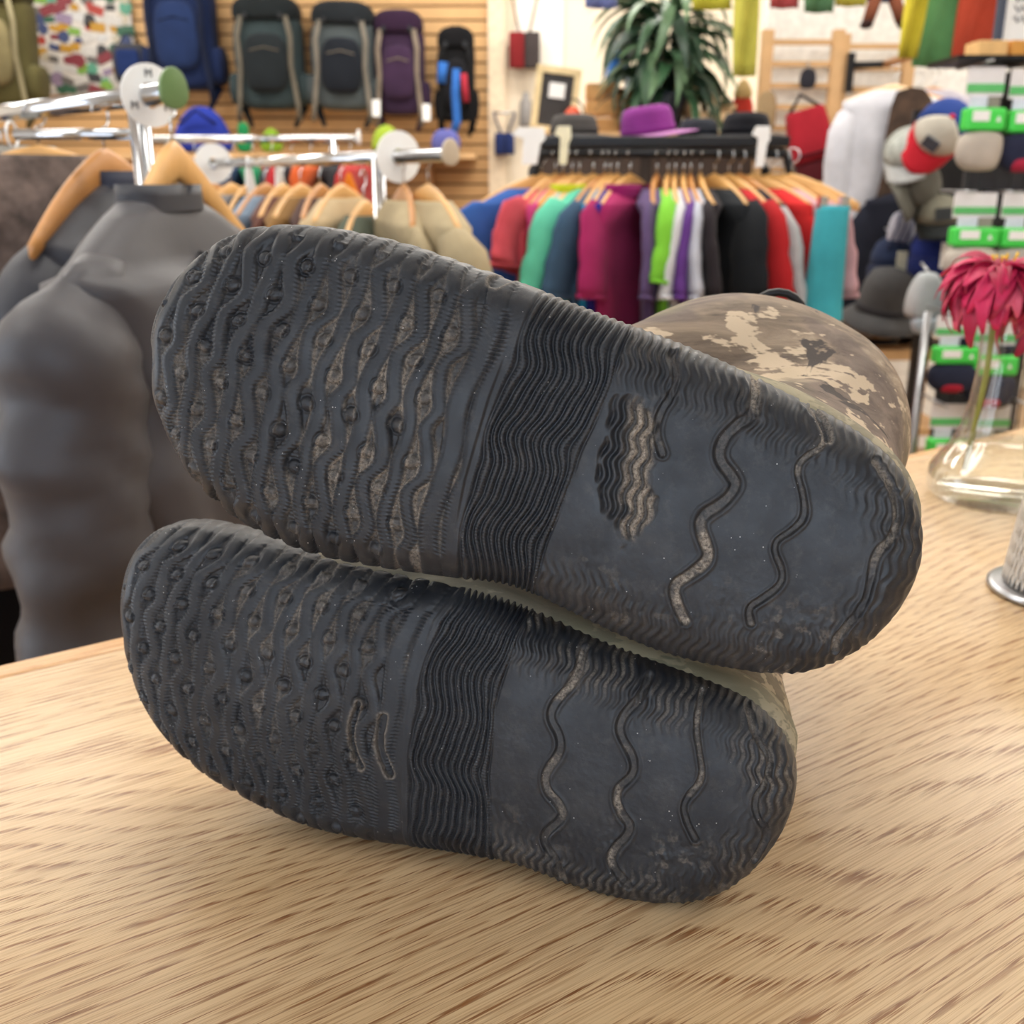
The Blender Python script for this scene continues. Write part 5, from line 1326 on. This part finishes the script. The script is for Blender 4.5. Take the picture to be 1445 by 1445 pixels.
# ---- prayer flags
def flag(x0, y0, x1, y1, Y, rgb, label, lean=0.0):
    a = at(x0, (y0+y1)/2, Y); b = at(x1, (y0+y1)/2, Y); a.z = at(x0, y0, Y).z; b.z = at(x1, y1, Y).z; w = b.x - a.x; h = a.z - b.z
    e = empty('prayer_flag', Vector((a.x + w/2, Y, a.z)), label, 'flag', 'prayer flags on a string')
    rows = [[Vector((-w/2 + w*q/8 + lean*i/8, .012*math.sin(q*1.1 + i*.5), -h*i/8)) for q in range(9)] for i in range(9)]
    MB().sheet(rows).obj('cloth', fabric(rgb), e, solid=.0015)
    MB().tube([(-w/2, 0, .002), (0, 0, -.002), (w/2, 0, .002)], .006, 6).obj('hem', fabric(tuple(min(255, int(v*.9)) for v in rgb)), e)
FYG = 3.6
flags = [(822, -90, 868, 12, (130, 140, 196), 'faded blue prayer flag beside the plant'), (975, -90, 1030, 14, (214, 206, 70), 'small yellow prayer flag above the plant'), (1034, -70, 1068, 108, (224, 216, 96), 'long yellow prayer flag right of the plant'),
 (1085, -90, 1126, 12, (206, 92, 92), 'faded red prayer flag above the ladder frame'), (1134, -90, 1176, 18, (98, 140, 98), 'dull green prayer flag above the ladder frame'), (1177, -90, 1222, 9, (214, 200, 84), 'pale yellow prayer flag above the ladder frame'),
 (1283, -70, 1312, 82, (228, 210, 64), 'narrow yellow prayer flag next to the big green one'), (1303, -70, 1366, 94, (112, 172, 110), 'big green prayer flag'), (1358, -70, 1414, 92, (206, 82, 58), 'big orange-red prayer flag beside the framed board')]
for fi, f in enumerate(flags): flag(f[0], f[1], f[2], f[3], FYG + (0 if f[0] < 1270 else -.25) + .03*(fi % 2), f[4], f[5], -.02 if f[0] > 1270 else .01)
e = empty('flag_string', at(1100, -88, FYG), 'thin white string carrying the prayer flags', 'string')
pts = [local(e, at(x, -88 + 10*math.sin(x*.01), FYG)) for x in range(800, 1245, 30)]
MB().tube(pts, .003, 6).obj('cord', m_whitep, e)
e = empty('flag_string', at(1350, -68, FYG - .25), 'thin white string carrying the big green and orange flags', 'string')
pts = [local(e, at(x, -70, FYG - .25)) for x in range(1270, 1480, 30)]
MB().tube(pts, .003, 6).obj('cord', m_whitep, e)
# plush monkey hanging above the frames
c = at(1245, 4, FY - .5)
e = empty('plush_toy', c, 'brown plush toy in blue clothes dangling above the wooden frames', 'toy')
mbrn = fabric((128, 74, 52)); mblu = fabric((58, 74, 140)); mdk = fabric((50, 30, 26))
MB().loft([sup(.10*s, .07*s, .0 + .26*z, p=.9) for z, s in [(0, .6), (.1, .95), (.5, 1), (.85, .8), (1, .4)]]).obj('body', mblu, e, sub=1)
MB().loft([sup(.075*s, .07*s, .26 + .14*z, p=1) for z, s in [(0, .5), (.2, .9), (.5, 1), (.8, .8), (1, .3)]]).obj('head', mbrn, e, sub=1)
for s in (-1, 1):
    lg = MB().tube([(s*.03, -.02, .03), (s*.05, -.04, -.03), (s*.065, -.05, -.075)], [.026, .024, .022], 12).obj('leg', mbrn, e)
    MB().loft([sup(.024*q, .034*q, -.07 - .03*z, p=1, dx=s*.072, dy=-.06) for z, q in [(0, .6), (.3, 1), (.8, 1), (1, .5)]]).obj('foot', mdk, e, sub=1)
    MB().tube([(s*.07, -.02, .2), (s*.13, -.03, .12), (s*.15, -.04, .05)], [.024, .022, .02], 12).obj('arm', mbrn, e)
MB().tube([(0, 0, .38), (0, 0, .9)], .003, 6).obj('string', m_whitep, e)

# ================================================================== things on the counter
def glass_mat(name, tint, mixf=.16):
    m, nt, b = new_mat(name); nt.nodes.remove(b)
    out = [n for n in nt.nodes if n.type == 'OUTPUT_MATERIAL'][0]
    tr = nd(nt, 'ShaderNodeBsdfTransparent'); tr.inputs[0].default_value = (*tint, 1)
    gl = nd(nt, 'ShaderNodeBsdfGlossy'); gl.inputs['Roughness'].default_value = .04
    lw = nd(nt, 'ShaderNodeLayerWeight'); lw.inputs[0].default_value = mixf
    mx = nd(nt, 'ShaderNodeMixShader'); nt.links.new(lw.outputs['Facing'], mx.inputs[0])
    n = noise(nt, objcoord(nt), 90, 2); bn = nd(nt, 'ShaderNodeBump'); bn.inputs['Strength'].default_value = .05; nt.links.new(n, bn.inputs['Height']); nt.links.new(bn.outputs[0], gl.inputs['Normal'])
    nt.links.new(tr.outputs[0], mx.inputs[1]); nt.links.new(gl.outputs[0], mx.inputs[2]); nt.links.new(mx.outputs[0], out.inputs[0])
    return m
m_glass = glass_mat('vase_glass', (.975, .98, .965), .28); m_water = glass_mat('vase_water', (.985, .99, .97), .08)
vp = onz(1408, 702, 1.0)
vase = empty('glass_vase', vp, 'clear bell shaped glass vase with water on the oak counter', 'vase')
prof = [(.058, .0006), (.064, .006), (.066, .016), (.064, .028), (.056, .041), (.047, .054), (.041, .070), (.0365, .092), (.0340, .120), (.0345, .152), (.037, .175)]
fl = lambda a, i: 1 + (.018*math.cos(16*a) if i > 4 else 0)
MB().lathe(prof, 96, (0, 0, 0), fl).obj('glass', m_glass, vase).data.polygons[-1].use_smooth
inn = [(r - .003, max(z, .004)) for r, z in prof if z < .06]
MB().lathe(inn, 64).obj('water', m_water, vase)
# flowers
m_pet = M('petal_magenta', (198, 36, 84), .5, 0, .28, 30, spec=.4); m_pet2 = M('petal_crimson', (164, 24, 62), .5, 0, .28, 30, spec=.4); m_pet3 = M('petal_pink', (226, 92, 120), .5, 0, .3, 30, spec=.4)
m_yel = M('pollen_yellow', (240, 190, 50), .6, 0, .2, 60); m_stem = M('stem_green', (140, 142, 70), .5, 0, .2, 40)
def petal_mesh(L, W, bend, curl):
    rows = []; x = z = 0.0
    for i in range(9):
        t = i/8; ang = -.15 + bend*t**1.1; wd = W*(.35 + .65*math.sin(math.pi*min(1, .15 + t*.8)))*(1 - .55*t**3)
        rows.append([Vector((x, qq*wd, z + abs(qq)**2*wd*curl)) for qq in (-1, -.5, 0, .5, 1)])
        x += L/8*math.cos(ang); z -= L/8*math.sin(ang)
    return MB().sheet(rows)
def flower(c, label, npet, R_, seed, stem_to):
    e = empty('flower', c, label, 'flower', 'pink flowers in the vase')
    rs = random.Random(seed); pr = []
    for L, W, b_, cu in ((.058, .0095, 1.8, .5), (.066, .0085, 2.2, .7), (.048, .0110, 1.3, .3), (.062, .0070, 2.6, .9)):
        for m in (m_pet, m_pet2, m_pet3): pr.append(petal_mesh(L*R_, W*R_, b_, cu).obj('petal', m, e, solid=.0006))
    for k in range(npet):
        if k < len(pr): o = pr[k]
        else:
            o = pr[[0, 1, 3, 4, 6, 7, 9, 10, 2, 0, 1, 4][rs.randrange(12)]].copy(); COL.objects.link(o); o.parent = e
        az = 2.39996*k + rs.uniform(-.2, .2); lv = k/npet
        o.location = (.010*R_*math.cos(az), .010*R_*math.sin(az), .006 - .012*lv)
        o.rotation_euler = (rs.uniform(-.5, .5), rs.uniform(-.5, .35) + .35*lv, az)
        s = rs.uniform(.8, 1.15)*(.65 + .4*lv); o.scale = (s, s, s)
    MB().lathe([(.0001, -.02*R_), (.010*R_, -.012*R_), (.014*R_, .002), (.011*R_, .010*R_), (.0001, .013*R_)], 16).obj('receptacle', m_pet2, e)
    for k in range(9):
        a = 2.4*k; r = .003 + .0012*k
        MB().tube([(r*math.cos(a), r*math.sin(a), .010), (r*1.3*math.cos(a), r*1.3*math.sin(a), .014 + .0015*(k % 3))], [.0008, .0013], 5).obj('stamen', m_yel, e)
    d = Vector(stem_to) - Vector(c)
    MB().tube([(0, 0, -.012), d*.5 + Vector((.004, 0, 0)), d], .0026, 8).obj('stem', m_stem, e)
    return e
fc = at(1412, 385, vp.y - .02)
flower(fc, 'wilting magenta flower with long drooping petals in the vase', 110, 1.0, 3, vp + Vector((-.040, -.01, .030)))
fc2 = at(1478, 420, vp.y + .02)
flower(fc2, 'darker crimson flower leaning out of the vase behind the magenta one', 80, .95, 5, vp + Vector((.025, .0, .020)))

# cone of white twine on a steel base
tp = onz(1492, 836, 1.0)
e = empty('twine_cone', tp, 'cone of white cotton twine on a flat steel base at the counter edge', 'twine')
MB().lathe([(.045, .0), (.0485, .002), (.0485, .0045), (.045, .006)], 48).obj('base_plate', m_steel, e)
m_tw = M('twine_white', (222, 214, 202), .85, 0, .1, 200, .3, 900)
Hh = .098
rad_ = lambda z: .0375 - .0105*(z/Hh)**1.2
MB().lathe([(rad_(Hh*i/10) - .0007 if 0 < i < 10 else .022, .0065 + Hh*i/10) for i in range(11)], 40).obj('core', m_tw, e)
mb = MB()
for s in (-1, 1):
    for k in range(46):
        a0 = 2*math.pi*k/46
        mb.tube([((rad_(Hh*i/22) + .0003*s)*math.cos(a0 + s*.55*i/22), (rad_(Hh*i/22) + .0003*s)*math.sin(a0 + s*.55*i/22), .007 + Hh*i/22) for i in range(23)], .0009, 5)
w_ = mb.obj('winding', m_tw, e); w_['kind'] = 'stuff'
MB().lathe([(.012, .104), (.015, .107), (.015, .113), (.010, .118), (.0001, .119)], 20).obj('top_cap', m_whitep, e)
